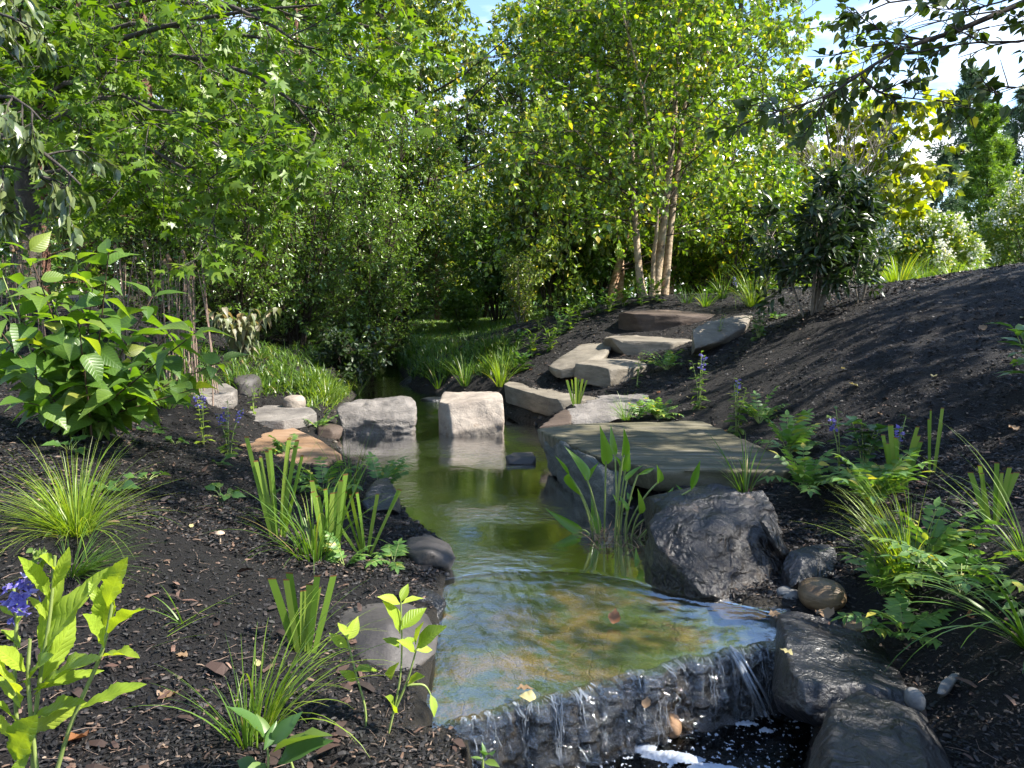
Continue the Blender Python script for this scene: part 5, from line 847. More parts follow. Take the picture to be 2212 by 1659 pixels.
# large leaved shrub
B = hit(190, 945); sh = thing('large_leaved_shrub', 'bushy shrub with large veined green leaves on the left bank', 'shrub', B); fo = MB(); q = np.random.default_rng(310); y0 = B[1]
tips = [(165, 560), (235, 545), (60, 540), (0, 580), (-60, 640), (330, 640), (250, 690), (420, 720), (480, 780), (110, 640), (40, 680), (380, 700), (300, 760), (20, 800), (170, 700), (240, 800), (100, 800), (-40, 740), (330, 830), (420, 840), (200, 620), (120, 720), (60, 870), (270, 880)]
for k, (u, v) in enumerate(tips):
    dy = q.uniform(-.45, .45); bs = B + (q.normal(0, .05), q.normal(0, .05), -.03); tp_ = P3(u, v, y0 + dy); md = bs * .5 + tp_ * .5 + (0, 0, .06); p = spline([bs, bs * .75 + md * .25 + (0, 0, .08), md, tp_], 14)
    sb = MB(); tubes(sb, p, .0065 * (1.1 - .7 * np.linspace(0, 1, 14)), 6); sb.build('stem', PM['dstem'] if k % 3 else PM['stem'], sh)
    ln = np.linalg.norm(tp_ - bs); nl = max(4, int(ln / .085))
    for i, t in enumerate(np.linspace(.3, 1, nl)):
        pt, T = at(p[None], np.array([0]), np.array([min(t, .999)])); a = i * 1.57 + k
        for s_ in (0, math.pi):
            hd = np.array((math.cos(a + s_), math.sin(a + s_), 0)); e = q.normal(-.25, .32) + .5 * (t > .93); D = hd * math.cos(e) + np.array((0, 0, math.sin(e))) + T[0] * .35; l = (.19 - .05 * abs(t - .65)) * q.uniform(.62, 1.08)
            place(fo, leaf_tmpl(OVATE, .31, .3, .5, .06), pt + hd * .01, [D], np.array((0, 0, 1)) + q.normal(0, .35, 3), l, cj=np.array([q.uniform(.5, 1.6)]), wj=np.array([q.uniform(.85, 1.2)]))
fo.build('foliage', PM['shrub'], sh)
# dry stalks behind it
def stalks(label, u0, u1, v0, v1, y, n, seed, group):
    q = np.random.default_rng(seed); bx = P3((u0 + u1) / 2, v1, y); base = ground_at(bx[0], bx[1]); root = thing('dry_stalks', label, 'plant', base, group); sb, fo, hb = MB(), MB(), MB(); P = []
    for i in range(n):
        u = q.uniform(u0, u1); tp_ = P3(u, q.uniform(v0, v0 + (v1 - v0) * .3), y + q.uniform(-.3, .3)); bs = ground_at(tp_[0] + q.normal(0, .06), tp_[1]); P.append(spline([bs - (0, 0, .02), (bs + tp_) / 2 + q.normal(0, .015, 3), tp_], 6))
    P = np.array(P); tubes(sb, P, taper(P, .0065, .55), 5); leaf_on(fo, q, P, 8, leaf_tmpl(OVATE[::2], .35, .2, .3), .055, .9, .3, .9, t0=.25)
    sb.build('stalks', PM['straw'], root); fo.build('foliage', PM['low'], root)
    for h in P[::4, -1]:
        hb = MB(); tubes(hb, spline([h - (0, 0, .01), h + (.008, .004, .02), h + (-.004, .006, .05), h + (.01, 0, .07)], 8), np.array([.004, .014, .019, .012, .02, .015, .008, .002]) * q.uniform(.7, 1.2), 6); hb.build('seed_head', PM['dead'], root)
stalks('stand of dry tan stalks between the large leaved shrub and the shaded conifers', 245, 440, 525, 790, 6.6, 46, 320, 'dry stalks behind the large leaved shrub')
stalks('stand of dry tan stalks at the left edge behind the large leaved shrub', -20, 105, 530, 760, 6.9, 34, 321, 'dry stalks behind the large leaved shrub')
B = hit(525, 775); stemmed('curled_leaf_shrub', 'low shrub with dull curling grey green leaves in front of the fine leaved shrubs', 'shrub', B, fan(B, 13, hp(115, B[1]), hp(85, B[1]), 330), PM['curl'], PM['dstem'], 330, OVATE, .28, 8, (.13, .11), (-.4, -.3), opposite=True, curl=.7, fold=.45, rs=.005)
# sedges, irises and small plants of the left bank
B = hit(165, 1150); sedge('sedge_clump', 'big fine bladed green sedge clump on the left mulch', B, 380, hp(235, B[1]), .0022, PM['sedgey'], 340, rb=.05, e=(.35, 1.5), bend=(.3, 1.4), nseg=9)
B = hit(150, 1235); sedge('sedge_clump', 'low dark sedge tuft just in front of the big fine bladed clump', B, 150, hp(170, B[1]), .002, PM['sedged'], 341, rb=.05, e=(.15, 1.0), bend=(.3, 1.0), az=(0.2, 1.0))
B = hit(602, 1160); iris('cut iris fan with one long uncut blade in front of the rust flagstone', B, hp(232, B[1]), 9, .0105, 342, .22, 1)
B = hit(715, 1195); iris('tallest cut iris fan of the left bank, nearest the pond in the middle', B, hp(180, B[1]), 10, .012, 343, .13, 1, az=.3)
B = hit(790, 1195); iris('cut iris at the pond edge with blades splaying right', B, hp(165, B[1]), 7, .009, 344, .45, 0)
B = hit(655, 1415); iris('sunlit yellow green iris cut square, beside the smooth dark boulder', B, hp(195, B[1]), 9, .0125, 345, .24, 0)
B = hit(680, 1205); sedge('sedge_clump', 'loose arching sedge between the cut irises on the left bank', B, 60, hp(260, B[1]), .0034, PM['sedge'], 346, e=(.7, 1.5), bend=(.6, 2.0), rb=.07)
B = hit(760, 1080); sedge('sedge_clump', 'thin upright sedge standing against the pond behind the tallest cut iris', B, 36, hp(190, B[1]), .0022, PM['sedge'], 347, e=(1.2, 1.55), bend=(.1, .6), rb=.03)
B = hit(555, 1600); sedge('sedge_clump', 'bright sedge with blades arching right at the bottom left foreground', B, 46, hp(430, B[1]), .0030, PM['sedgey'], 348, e=(.8, 1.45), bend=(.7, 2.0), rb=.035, az=(.1, .75), nseg=10); 
sedge('sedge_clump', 'small upright tuft at the base of the bright arching foreground sedge', B + (-.02, -.02, 0), 40, hp(260, B[1]), .0028, PM['sedge'], 349, e=(.9, 1.5), bend=(.2, 1.2), rb=.03)
B = hit(398, 1350); sedge('grass_sprout', 'lone small grass sprout in the middle of the left mulch', B, 8, hp(130, B[1]), .0034, PM['sedge'], 350, e=(.6, 1.45), bend=(.4, 1.3), rb=.01)
B = hit(300, 1400); sedge('grass_sprout', 'long stray blades lying across the mulch behind the foreground lobelia', B, 7, hp(260, B[1]), .0018, PM['sedgey'], 351, e=(.1, .35), bend=(.2, .5), rb=.06)
def traced(name, label, cat, stems, leaves, mat, y, seed, rs=.0036, prof=LANCE, tm_w=.3, wav=.08):
    q = np.random.default_rng(seed); base = P3(*stems[0][0][:2], y); root = thing(name, label, cat, base); fo = MB()
    for p in stems: sb = MB(); tubes(sb, spline(near(p, y), 14), rs * (1.15 - .55 * np.linspace(0, 1, 14)), 6); sb.build('stem', PM['stem'], root)
    for a, b_, w in leaves:
        p0 = P3(*a, y + q.uniform(-.02, .02)); p1 = P3(*b_, y + q.uniform(-.07, .05)); d = p1 - p0; place(fo, leaf_tmpl(prof, tm_w, .3, .2, wav), [p0], [d], np.array((q.normal(.3, .4), -.45 + q.normal(0, .3), .9)), np.linalg.norm(d) * 1.05, wj=np.array([w * .62 / tm_w]))
    fo.build('foliage', mat, root); return root
traced('mint_like_plant', 'young mint like plant with bright leaves in front of the smooth dark boulder', 'plant', [[(815, 1680), (838, 1590), (862, 1480), (868, 1400), (866, 1300)], [(785, 1640), (790, 1540), (770, 1460), (750, 1380)], [(850, 1540), (880, 1470), (900, 1400)], [(880, 1480), (915, 1480), (930, 1500)]],
       [((866, 1300), (880, 1262), .4), ((864, 1305), (825, 1285), .35), ((868, 1305), (912, 1285), .35), ((866, 1360), (915, 1310), .42), ((864, 1370), (845, 1300), .4), ((866, 1395), (900, 1375), .4), ((862, 1400), (830, 1370), .4), ((862, 1430), (838, 1455), .45), ((900, 1400), (948, 1350), .42), ((898, 1395), (905, 1345), .4), ((900, 1405), (935, 1400), .4), ((898, 1410), (868, 1380), .35), ((850, 1540), (850, 1500), .3), ((930, 1500), (942, 1545), .35), ((750, 1380), (735, 1340), .4), ((750, 1385), (775, 1335), .4), ((752, 1400), (715, 1370), .35), ((765, 1450), (820, 1440), .4), ((770, 1470), (740, 1450), .35), ((880, 1480), (905, 1455), .35)], PM['lobelia'], 1.98, 360)
traced('broad_leaved_seedling', 'young plant with long broad leaves at the foot of the bright foreground sedge', 'plant', [[(575, 1690), (580, 1640), (575, 1600)], [(640, 1690), (630, 1650), (620, 1630)]], [((575, 1600), (512, 1515), .36), ((580, 1610), (560, 1540), .3), ((590, 1625), (700, 1560), .3), ((585, 1610), (640, 1545), .3), ((570, 1620), (600, 1560), .3), ((560, 1660), (510, 1640), .4), ((600, 1650), (690, 1590), .28), ((575, 1650), (530, 1680), .4)], PM['low'], 1.74, 361)
traced('seedling', 'small green seedling at the bottom edge below the waterfall', 'seedling', [[(1045, 1700), (1043, 1650), (1045, 1625)]], [((1045, 1640), (1045, 1605), .3), ((1044, 1645), (1018, 1632), .3), ((1046, 1645), (1075, 1650), .35), ((1046, 1635), (1062, 1615), .3)], PM['low'], 1.75, 362)
G_LOB = 'lobelias with violet flower spikes along the stream'
for u, v, h, n, fl_, seed, lab, mt in ((440, 960, 150, 3, 2, 370, 'lobelia with yellowing leaves and a violet spike beside the furthest left flagstone', 'lobelia'), (495, 985, 120, 4, 3, 371, 'bushy lobelia with several violet spikes at the edge of the rust flagstone', 'lobdark')):
    B = hit(u, v); stemmed('lobelia', lab, 'lobelia', B, fan(B, n, hp(h, B[1]), hp(40, B[1]), seed), PM[mt], PM['stem'], seed, LANCE, .26, 13, (.085, .03), (.5, .2), flowers=fl_, fl=.0165, group=G_LOB)
for u, v, n, L, seed, lab in ((480, 1075, 14, .085, 380, 'crinkled blue green leaf cluster in the black mulch of the left bank'), (325, 935, 10, .075, 381, 'low leaf cluster in the shade right of the large leaved shrub'), (150, 975, 8, .10, 382, 'broad low leaves directly under the large leaved shrub'), (470, 1005, 5, .07, 383, 'small two leaved plant left of the rust flagstone'), (380, 960, 9, .06, 384, 'small leafy plant left of the bushy lobelia'), (250, 1060, 9, .085, 385, 'low green leaves behind the big fine bladed sedge'), (320, 1040, 6, .07, 386, 'sprawling low leaves right of the big fine bladed sedge')):
    rosette(lab, hit(u, v), n, L, seed)
for u, v, n, L, seed, lab, az in ((700, 1075, 12, .3, 390, 'fern like plant with grey green leaflets before the rust flagstone', None), (820, 1060, 7, .3, 391, 'fern like plant with drooping leaflets leaning over the pond', (.6, .7)), (620, 985, 8, .22, 392, 'fern like plant growing on the rust flagstone edge', None), (745, 1225, 6, .16, 393, 'small pale leaflet plant at the foot of the tallest cut iris', None), (850, 1215, 6, .14, 394, 'small leaflet plant on the mud above the smooth dark boulder', None), (690, 930, 8, .2, 395, 'leafy green plant between the grey flagstone and the rough stepping stone', None)):
    pinnate(lab, hit(u, v), n, L, .055 if L > .2 else .04, seed, az=az)
B = hit(548, 905); stemmed('seedling', 'pale green leafy seedling standing on the grey flagstone', 'seedling', B + (0, 0, .06), fan(B + (0, 0, .06), 2, hp(55, B[1]), .03, 396), PM['lobdark'], PM['stem'], 396, LANCE, .28, 7, (.07, .04), (.4, .1))
# mushroom
B = hit(475, 1175); root = thing('mushroom', 'small tan mushroom standing in the black mulch', 'mushroom', B); sb, cbm = MB(), MB(); tubes(sb, np.array([B - (0, 0, .01), B + (.002, 0, .02), B + (.001, 0, .042)]), .0035, 8)
ang = np.linspace(0, 2 * math.pi, 20, endpoint=False); prof_ = [(.001, .012), (.009, .010), (.018, .004), (.0215, -.001), (.019, -.002), (.006, .001)]; V = np.array([[(rr_ * math.cos(a), rr_ * math.sin(a), zz_) for a in ang] for rr_, zz_ in prof_]) + B + (.001, 0, .043); i_ = np.array([[a * 20 + b_, a * 20 + (b_ + 1) % 20, (a + 1) * 20 + (b_ + 1) % 20, (a + 1) * 20 + b_] for a in range(5) for b_ in range(20)]); cbm.add(V, i_)
mm = flat_mat("mushroom_skin", [(.3, (.25, .18, .12)), (.7, (.42, .33, .25))], .6, .3, 60); sb.build('stalk', mm, root); cbm.build('cap', mm, root)
# ------------------------------------------------------------------ pond plants
root = thing('pickerelweed', 'water plant with upright glossy lance shaped leaves rooted at the pond edge', 'water plant', G(1320, 1165, 0)); q = np.random.default_rng(400); fo = MB()
def cp(x, y): return (734.5 + .3646 * x, 561.7 + .3646 * y)
for (a, b_, w, rt) in (((1455, 1285), (1350, 1092), .27, (1530, 1640)), ((1575, 1190), (1553, 985), .25, (1560, 1650)), ((1628, 1140), (1600, 978), .2, (1640, 1640)), ((1680, 1145), (1697, 1003), .26, (1600, 1630)), ((1692, 1240), (1712, 1112), .27, (1650, 1620)), ((1362, 1282), (1428, 1428), .33, (1480, 1560)), ((1515, 1600), (1495, 1398), .24, (1540, 1660)), ((1415, 1600), (1214, 1478), .2, (1490, 1660)), ((1702, 1300), (1792, 1200), .2, (1660, 1640)), ((1765, 1272), (1872, 1230), .16, (1680, 1640)), ((1892, 1310), (1888, 1218), .36, (1690, 1650)), ((1782, 1490), (1775, 1358), .27, (1700, 1640)), ((1895, 1500), (1975, 1340), .17, (1720, 1640)), ((1918, 1552), (2052, 1462), .2, (1740, 1640)), ((2080, 1362), (2130, 1200), .17, (1750, 1600)), ((2060, 1402), (1988, 1328), .24, (1750, 1610)), ((1465, 1300), (1522, 1200), .2, (1520, 1640)), ((1655, 1450), (1618, 1385), .25, (1640, 1660)), ((1720, 1420), (1700, 1370), .4, (1690, 1640)), ((1660, 1230), (1640, 1160), .16, (1620, 1640)), ((1700, 1480), (1660, 1390), .3, (1670, 1650)), ((1360, 1285), (1290, 1165), .1, (1480, 1600)), ((1770, 1790), (1745, 1700), .3, (1760, 1800)), ((1815, 1850), (1730, 1800), .3, (1790, 1850))):
    y = 3.88 + q.uniform(-.14, .14) if a[1] < 1700 else 3.5; p0 = P3(*cp(*a), y); p1 = P3(*cp(*b_), y + q.uniform(-.07, .07)); d = p1 - p0; rt_ = G(*cp(*rt), -.03); rt_[1] = min(rt_[1], y + .05)
    sb = MB(); md = (rt_ + p0) / 2 + (rt_ - p0) * (.0, 0, 0) + np.array((0.25 * (rt_[0] - p0[0]), 0, .04)); tubes(sb, bez(rt_, md, p0, 10), .0048, 6); sb.build('stem', PM['stem'], root)
    place(fo, leaf_tmpl(HEART if w > .18 else LANCE, .3, .35, .15), [p0], [d], np.array((q.normal(0, .55), -.9, .35 + q.normal(0, .2))), np.linalg.norm(d), wj=np.array([w * .66 / .3]))
fo.build('foliage', PM['pick'], root)
rb_ = MB(); P0 = np.array([G(*cp(q.uniform(1480, 1800), q.uniform(1580, 1720)), .01) for _ in range(70)]); blades(rb_, q, P0, q.uniform(0, 6.28, 70), q.uniform(-.1, 1.0, 70), q.uniform(.3, 1.4, 70), q.uniform(.05, .16, 70), np.full(70, .003), 5); rb_.build('dead_stems', PM['dead'], root)
# ------------------------------------------------------------------ right bank
B = hit(1610, 1070); sedge('sedge_clump', 'slender green sedge in front of the mossy slab, its blades arching left', B, 26, hp(190, B[1]), .004, PM['sedge'], 410, e=(.9, 1.5), bend=(.4, 2.0), rb=.03, az=(2.6, 1.2))
B = P3(1245, 872, 7.0); iris('small yellow green iris standing at the corner of the lowest stone step', B, hp(66, 7), 6, .011, 411, .2, 0)
B = hit(1340, 905); B[2] += .02; sedge('sedge_clump', 'fine grass tuft hanging over the sloping grey boulder', P3(1352, 905, 5.95), 60, .28, .0022, PM['sedge'], 412, e=(.5, 1.5), bend=(.5, 1.9), rb=.03, az=(2.6, 1.2))
B = hit(1940, 1062); iris('broad dark green cut iris in the black mulch right of the mossy slab', B, hp(150, B[1]), 7, .0125, 413, .2, 0)
B = hit(2012, 1020); iris('tall narrow cut iris just behind the broad dark green one', B, hp(150, B[1]), 4, .0075, 414, .06, 0)
B = hit(2148, 1130); iris('pale cut iris with splayed blades at the right of the black mulch', B, hp(150, B[1]), 8, .0105, 415, .27, 0)
B = hit(1965, 1265); sedge('sedge_clump', 'bright yellow green sedge arching left among the right bank plants', B, 150, hp(280, B[1]), .0025, PM['sedgey'], 416, e=(.8, 1.5), bend=(.3, 1.6), rb=.035, az=(2.4, 1.0), nseg=9)
B = np.array((1.58, 2.2, gz1(1.58, 2.2))); sedge('sedge_clump', 'broad bladed sedge arching in from the right edge above the bottom boulder', B, 22, .56, .006, PM['sedge'], 417, e=(.5, 1.35), bend=(.9, 2.2), rb=.03, az=(2.9, .6), nseg=10)
B = np.array((1.80, 2.55, gz1(1.80, 2.55))); sedge('sedge_clump', 'thin bladed sedge leaning in at the right edge over the fern like plants', B, 22, .55, .0035, PM['sedge'], 418, e=(.6, 1.3), bend=(.4, 1.4), rb=.03, az=(2.9, .6), nseg=9)
for u, v, n, L, ll, seed, lab in ((1700, 985, 11, .3, .062, 420, 'fern like plant spreading over the right end of the mossy slab'), (1735, 1065, 11, .26, .058, 421, 'fern like plant below the right corner of the mossy slab'), (1890, 1100, 13, .34, .07, 422, 'large dewy fern like plant behind the bright yellow green sedge'), (1640, 915, 8, .26, .05, 423, 'upright leaflet plant right of the second lobelia of the mound'), (1905, 1285, 9, .24, .055, 424, 'blue green fern like plant at the foot of the bright yellow green sedge'), (2075, 1285, 12, .36, .06, 425, 'fern like plant with long spreading leaves right of the bright sedge'), (1950, 1380, 6, .22, .055, 426, 'fern like plant hanging down beside the flat black slab'), (2000, 1220, 8, .26, .06, 427, 'fern like plant immediately right of the bright yellow green sedge'),
                               (1420, 905, 12, .22, .045, 428, 'low leafy plant sprawling at the back edge of the mossy slab'), (1380, 905, 8, .18, .04, 429, 'trailing leafy plant beside the fine grass tuft'), (1440, 800, 9, .28, .05, 430, 'bright leaflet plant growing beside the second stone step')):
    B = hit(u, v); pinnate(lab, B, int(n * 1.6), L, ll, seed, pairs=6, el=(.6, 1.45))
for u, v, h, n, fl_, L, seed, lab in ((1510, 885, 140, 4, 3, .10, 440, 'tallest lobelia on the lower mound, with several violet spikes'), (1590, 940, 135, 4, 1, .10, 441, 'lobelia with pale stems at the back corner of the mossy slab'), (1815, 1020, 165, 2, 1, .10, 442, 'single stemmed lobelia with one violet flower in front of the black mulch slope'), (1550, 745, 70, 2, 0, .07, 443, 'small budding plant in front of the rounded tan boulder'), (1375, 835, 75, 2, 0, .08, 444, 'little upright plant at the chipped corner of the second stone step'), (1590, 668, 75, 1, 1, .05, 445, 'thin stemmed lobelia with a violet tip by the ornamental grass'), (1930, 1045, 160, 2, 1, .08, 446, 'slim lobelia behind the broad dark green iris')):
    B = hit(u, v); stemmed('lobelia', lab, 'lobelia', B, fan(B, n, hp(h, B[1]), hp(32, B[1]), seed), PM['lobdark'], PM['stem'], seed, LANCE, .26, 12, (L, L * .4), (.5, .0), flowers=fl_, fl=.0175, group=G_LOB)
B = hit(1865, 1035); stemmed('leafy_plant', 'broad leafy plant with pale stems left of the dark green iris', 'plant', B, fan(B, 5, hp(130, B[1]), hp(45, B[1]), 450), PM['low'], PM['stem'], 450, LANCE, .34, 9, (.10, .09), (.4, .1), t0=.45)
B = np.array((2.93, 4.25, gz1(2.93, 4.25))); stemmed('leafy_plant', 'plant with long pointed leaves at the right edge on the black mulch', 'plant', B, fan(B, 3, .36, .10, 451, (-.08, 0)), PM['pinn'], PM['stem'], 451, LANCE, .2, 9, (.19, .13), (.6, .1), t0=.3)
B = hit(1640, 730); stemmed('leafy_plant', 'small leafy plant right of the rounded tan boulder', 'plant', B, fan(B, 5, hp(60, B[1]), hp(35, B[1]), 452), PM['low'], PM['stem'], 452, LANCE, .3, 7, (.11, .07), (.3, .0))
rosette('bright leafy tuft above the rounded tan boulder', hit(1680, 690), 12, .09, 453, el=(.3, 1.2))
rosette('creeping leafy plant between the boulder and the lobelias', hit(1480, 690), 0, .08, 454) if False else None
# crest of the mound: rows of young perennials and grasses
G_PER = 'young perennials planted along the left edge of the mulch mound'
q = np.random.default_rng(460)
spots = [(1122, 735, 'beside the stalky shrub'), (1150, 760, 'below the stalky shrub'), (1188, 745, 'just below the edge of the mulch beyond the long stone wedge'), (1208, 715, 'left of the long stone wedge, higher up'), (1232, 700, 'in line with the top of the long stone wedge'), (1250, 682, 'above the upper end of the long stone wedge'), (1285, 668, 'on the ridge left of the orange trunks'), (1316, 662, 'below the orange peeling trunks'), (1348, 650, 'left of the pinkish birch trunks'), (1385, 648, 'at the foot of the pinkish birch trunks'), (1165, 700, 'at the brow of the mound beside the stalky shrub'), (1265, 645, 'on the ridge behind, near the shaded shrubs'), (1300, 640, 'on the ridge just before the orange peeling trunks'), (1200, 670, 'on the brow of the mound where it meets the shrubs'), (1240, 655, 'on the brow of the mound midway to the orange trunks'), (1130, 790, 'lowest on the slope above the lowest step'), (1420, 640, 'between the birch trunks and the top step')]
for k, (u, v, lab) in enumerate(spots):
    B = hit(u, v + 12)
    if B[1] > 16: B = ground_at(*P3(u, v, 11.5)[:2])
    stemmed('young_perennial', 'young green perennial ' + lab, 'plant', B, fan(B, 5, hp(q.uniform(34, 58), B[1]), hp(18, B[1]), 461 + k), PM['lobdark'] if k % 3 else PM['low'], PM['stem'], 470 + k, LANCE, .22, 7, (.14, .09), (.8, .4), group=G_PER, rs=.004, wave=0)
for u, v, n, L, mt, seed, lab in ((1625, 662, 110, .75, 'sedgey', 500, 'ornamental grass fountain on the crest left of the dark multi stemmed shrub'), (1525, 662, 50, .34, 'sedge', 501, 'small grass tuft behind the top stone step'), (1485, 655, 40, .3, 'sedged', 502, 'darker small grass tuft above the left of the top stone step'), (1560, 645, 60, .5, 'sedge', 503, 'grass tuft on the crest left of the ornamental grass fountain')):
    sedge('ornamental_grass', lab, hit(u, v), n, L, .005, PM[mt], seed, e=(.6, 1.5), bend=(.4, 1.5), rb=.06)
q = np.random.default_rng(510)
for k, (u, y, L, lab) in enumerate(((1895, 10.2, .5, 'grass fountain behind the crest left of the low white shrub'), (1940, 9.6, .6, 'brightest grass fountain in front of the low white shrub'), (2000, 10.4, .5, 'grass fountain directly before the middle of the low white shrub'), (2060, 10.0, .48, 'grass fountain right of the low white shrub'), (2110, 9.6, .45, 'thin grasses before the dark conifers on the crest'), (1975, 12.5, .6, 'grass clump further back below the low white shrub'), (2150, 9.0, .4, 'last grass tuft on the crest before the taller white shrub'))):
    B = ground_at(*P3(u, 620, y)[:2]); B[2] = min(B[2], P3(u, 622, y)[2]); sedge('ornamental_grass', lab, B, 130, L, .006, PM['sedgey'] if k in (1, 3) else PM['sedge'], 511 + k, e=(.7, 1.5), bend=(.4, 1.5), rb=.1)
# lush grasses on the banks round the bend
def bank(name, lab, us, vs, n, L, wid, mat, seed, cond=None):
    q = np.random.default_rng(seed); P = []
    for _ in range(n // 14): P.append(hit(q.uniform(*us), q.uniform(*vs)))
    P = np.array([p for p in P if p[1] < 20 and (cond is None or cond(p))]); P = np.repeat(P, 14, 0) + q.normal(0, .05, (len(P) * 14, 3)) * (1, 1, 0); P[:, 2] = gz(P[:, 0], P[:, 1]); P = P[sdist(POOL, P[:, 0], P[:, 1]) < -.05]; k = len(P); m = MB()
    mats_ = [PM[mat], PM['sedged']]; hf = q.uniform(0, 1, k) < .5
    for mi, P in enumerate((P[hf], P[~hf])):
     k = len(P); blades(m, q, P, q.uniform(0, 6.28, k), q.uniform(.5, 1.5, k), q.uniform(.6, 2.4, k), L * q.uniform(.4, 1.3, k) * (.8 + .4 * np.sin(P[:, 0] * 5) * np.sin(P[:, 1] * 4)), np.full(k, wid), 5, mi, twist=.8)
    o = m.build(name, mats_); tag(o, lab, 'grass', kind='stuff')
bank('bank_grass', 'lush sunlit grasses covering the right bank beyond the stepping stones', (865, 1110), (742, 812), 4800, .27, .0055, 'sedge', 530)
bank('bank_grass', 'lush grasses covering the left bank below the fine leaved shrubs', (500, 780), (752, 850), 3400, .2, .0055, 'sedge', 531)
bank('bank_grass', 'sunlit fresh grass between the grey flagstone and the pond', (660, 780), (840, 878), 1300, .26, .005, 'sedgey', 532)
bank('bank_grass', 'shaded grass behind the large leaved shrub', (150, 460), (760, 860), 1500, .26, .005, 'sedge', 533)
for u, v, n, h, mt, seed, lab in ((948, 838, 26, 75, 'sedge', 540, 'upright grass clump behind the square stepping stone, at its left'), (1005, 838, 40, 70, 'sedge', 541, 'grass clump behind the middle of the square stepping stone'), (1082, 836, 60, 85, 'sedgey', 542, 'bright grass clump at the left corner of the lowest stone step'), (705, 870, 60, 75, 'sedgey', 543, 'bright yellow grass clump behind the small tan stone'), (360, 880, 40, 75, 'sedge', 544, 'thin grass tuft before the furthest left flagstone'), (770, 850, 40, 60, 'sedge', 545, 'pale grass tuft at the far pond edge left of the channel')):
    B = hit(u, v); sedge('grass_clump', lab, B, n, hp(h, B[1]) * 1.1, .0055, PM[mt], seed, e=(.9, 1.52), bend=(.2, 1.2), rb=.05)
B = ground_at(*P3(760, 812, 9.6)[:2]); B = hit(755, 835); shrub('leafy_bush', 'dark leafy bush overhanging the far channel on its left side', B, .62, .42, 12, LM['darkl'], K_OV, .085, BK['twig'], np.random.default_rng(550), 6, 4, 6, r=.007, lean=.9)
B = ground_at(*P3(995, 715, 14.6)[:2]); shrub('leafy_bush', 'yellow green leafy bush at the near edge of the lawn', B, .7, .4, 10, PM['lobdark'], K_OV, .09, BK['twig'], np.random.default_rng(551), 6, 3, 6, r=.007, lean=.9)
# ------------------------------------------------------------------ fallen leaves
q = np.random.default_rng(600)
def fallen(u, v, size, mat, lab, z=None, star=False):
    B = hit(u, v) if z is None else G(u, v, z); B = B + (0, 0, .008); m = MB(); a = q.uniform(0, 6.28); tm = star_tmpl() if star else leaf_tmpl(OVATE, .34, .35, q.uniform(-.3, .4), .3)
    place(m, tm, [B], [(math.cos(a), math.sin(a), q.uniform(0, .25))], np.array((q.normal(0, .25), q.normal(0, .25), 1)), size); o = m.build('fallen_leaf', PM[mat], base=B); tag(o, lab, 'fallen leaf', 'fallen leaves')
for a in ((1325, 1352, .075, 'deadr', 'curled orange leaf lying on the sliding water of the ledge', -.03), (1115, 1492, .06, 'dead', 'brown leaf caught at the lip of the fall', -.035), (1158, 1512, .055, 'deady', 'greenish yellow leaf hanging over the lip of the fall', -.045), (1395, 1535, .05, 'dead', 'tan leaf stuck on the face of the fall', -.12), (1660, 1332, .06, 'dead', 'tan leaf on the flat grey stone by the largest dark boulder', .012), (1790, 1340, .10, 'dead', 'large torn brown leaf at the top of the flat black slab', .06), (1712, 1420, .05, 'deady', 'pale leaf on the flat black slab', .05)):
    fallen(a[0], a[1], a[2], a[3], a[4], a[5])
for u, v, s_, mt, lab in ((1855, 838, .075, 'deady', 'yellow leaf alone on the open black mulch slope'), (2016, 818, .06, 'deady', 'pale leaf high on the slope right of the lone yellow one'), (2128, 715, .08, 'dead', 'tan leaf below the crest at the right'), (2205, 690, .08, 'deady', 'yellowish leaf at the right edge near the crest'), (1825, 800, .04, 'deady', 'small pale leaf left of the lone yellow one'), (2195, 935, .075, 'dead', 'peach coloured leaf at the right edge of the black mulch'), (1925, 1170, .07, 'dead', 'brown leaf among the ferns left of the bright sedge'), (1690, 1180, .06, 'dead', 'tan leaf on the mud by the dark shard'), (2085, 1340, .08, 'deadr', 'rusty leaf right of the bright yellow green sedge'), (1935, 1160, .06, 'deadr', 'rusty leaf behind the bright yellow green sedge'), (1565, 935, .06, 'deadr', 'orange leaf at the foot of the lobelia with pale stems'), (1150, 868, .05, 'deady', 'pale leaf at the end of the lowest step') if False else (1105, 812, .09, 'deady', 'pale leaf on the mulch above the lowest stone step'), (1150, 800, .06, 'deadr', 'orange leaf on the mulch beside the stone wedge'), (1165, 812, .06, 'dead', 'tan leaf on the mulch beside the stone wedge'), (1420, 850, .05, 'deadr', 'rust leaf below the bright leaflet plant'), (412, 1145, .03, 'deady', 'tiny orange yellow leaf on the left mulch'), (405, 1430, .045, 'dead', 'brown leaf on the left mulch in front of the grass sprout'), (560, 1445, .03, 'deady', 'small cream scrap left of the sunlit iris'), (190, 1590, .08, 'deadr', 'reddish bark like leaf behind the foreground lobelia'), (350, 1520, .07, 'dead', 'brown oak like leaf in the sunny foreground mulch'), (640, 860, .08, 'deadr', 'reddish leaf behind the pale white stone'), (1490, 862, .05, 'deady', 'cream leaf on the mulch beside the tallest mound lobelia'), (1905, 900, .05, 'dead', 'brown leaf at mid slope on the black mulch')):
    fallen(u, v, s_, mt, lab)
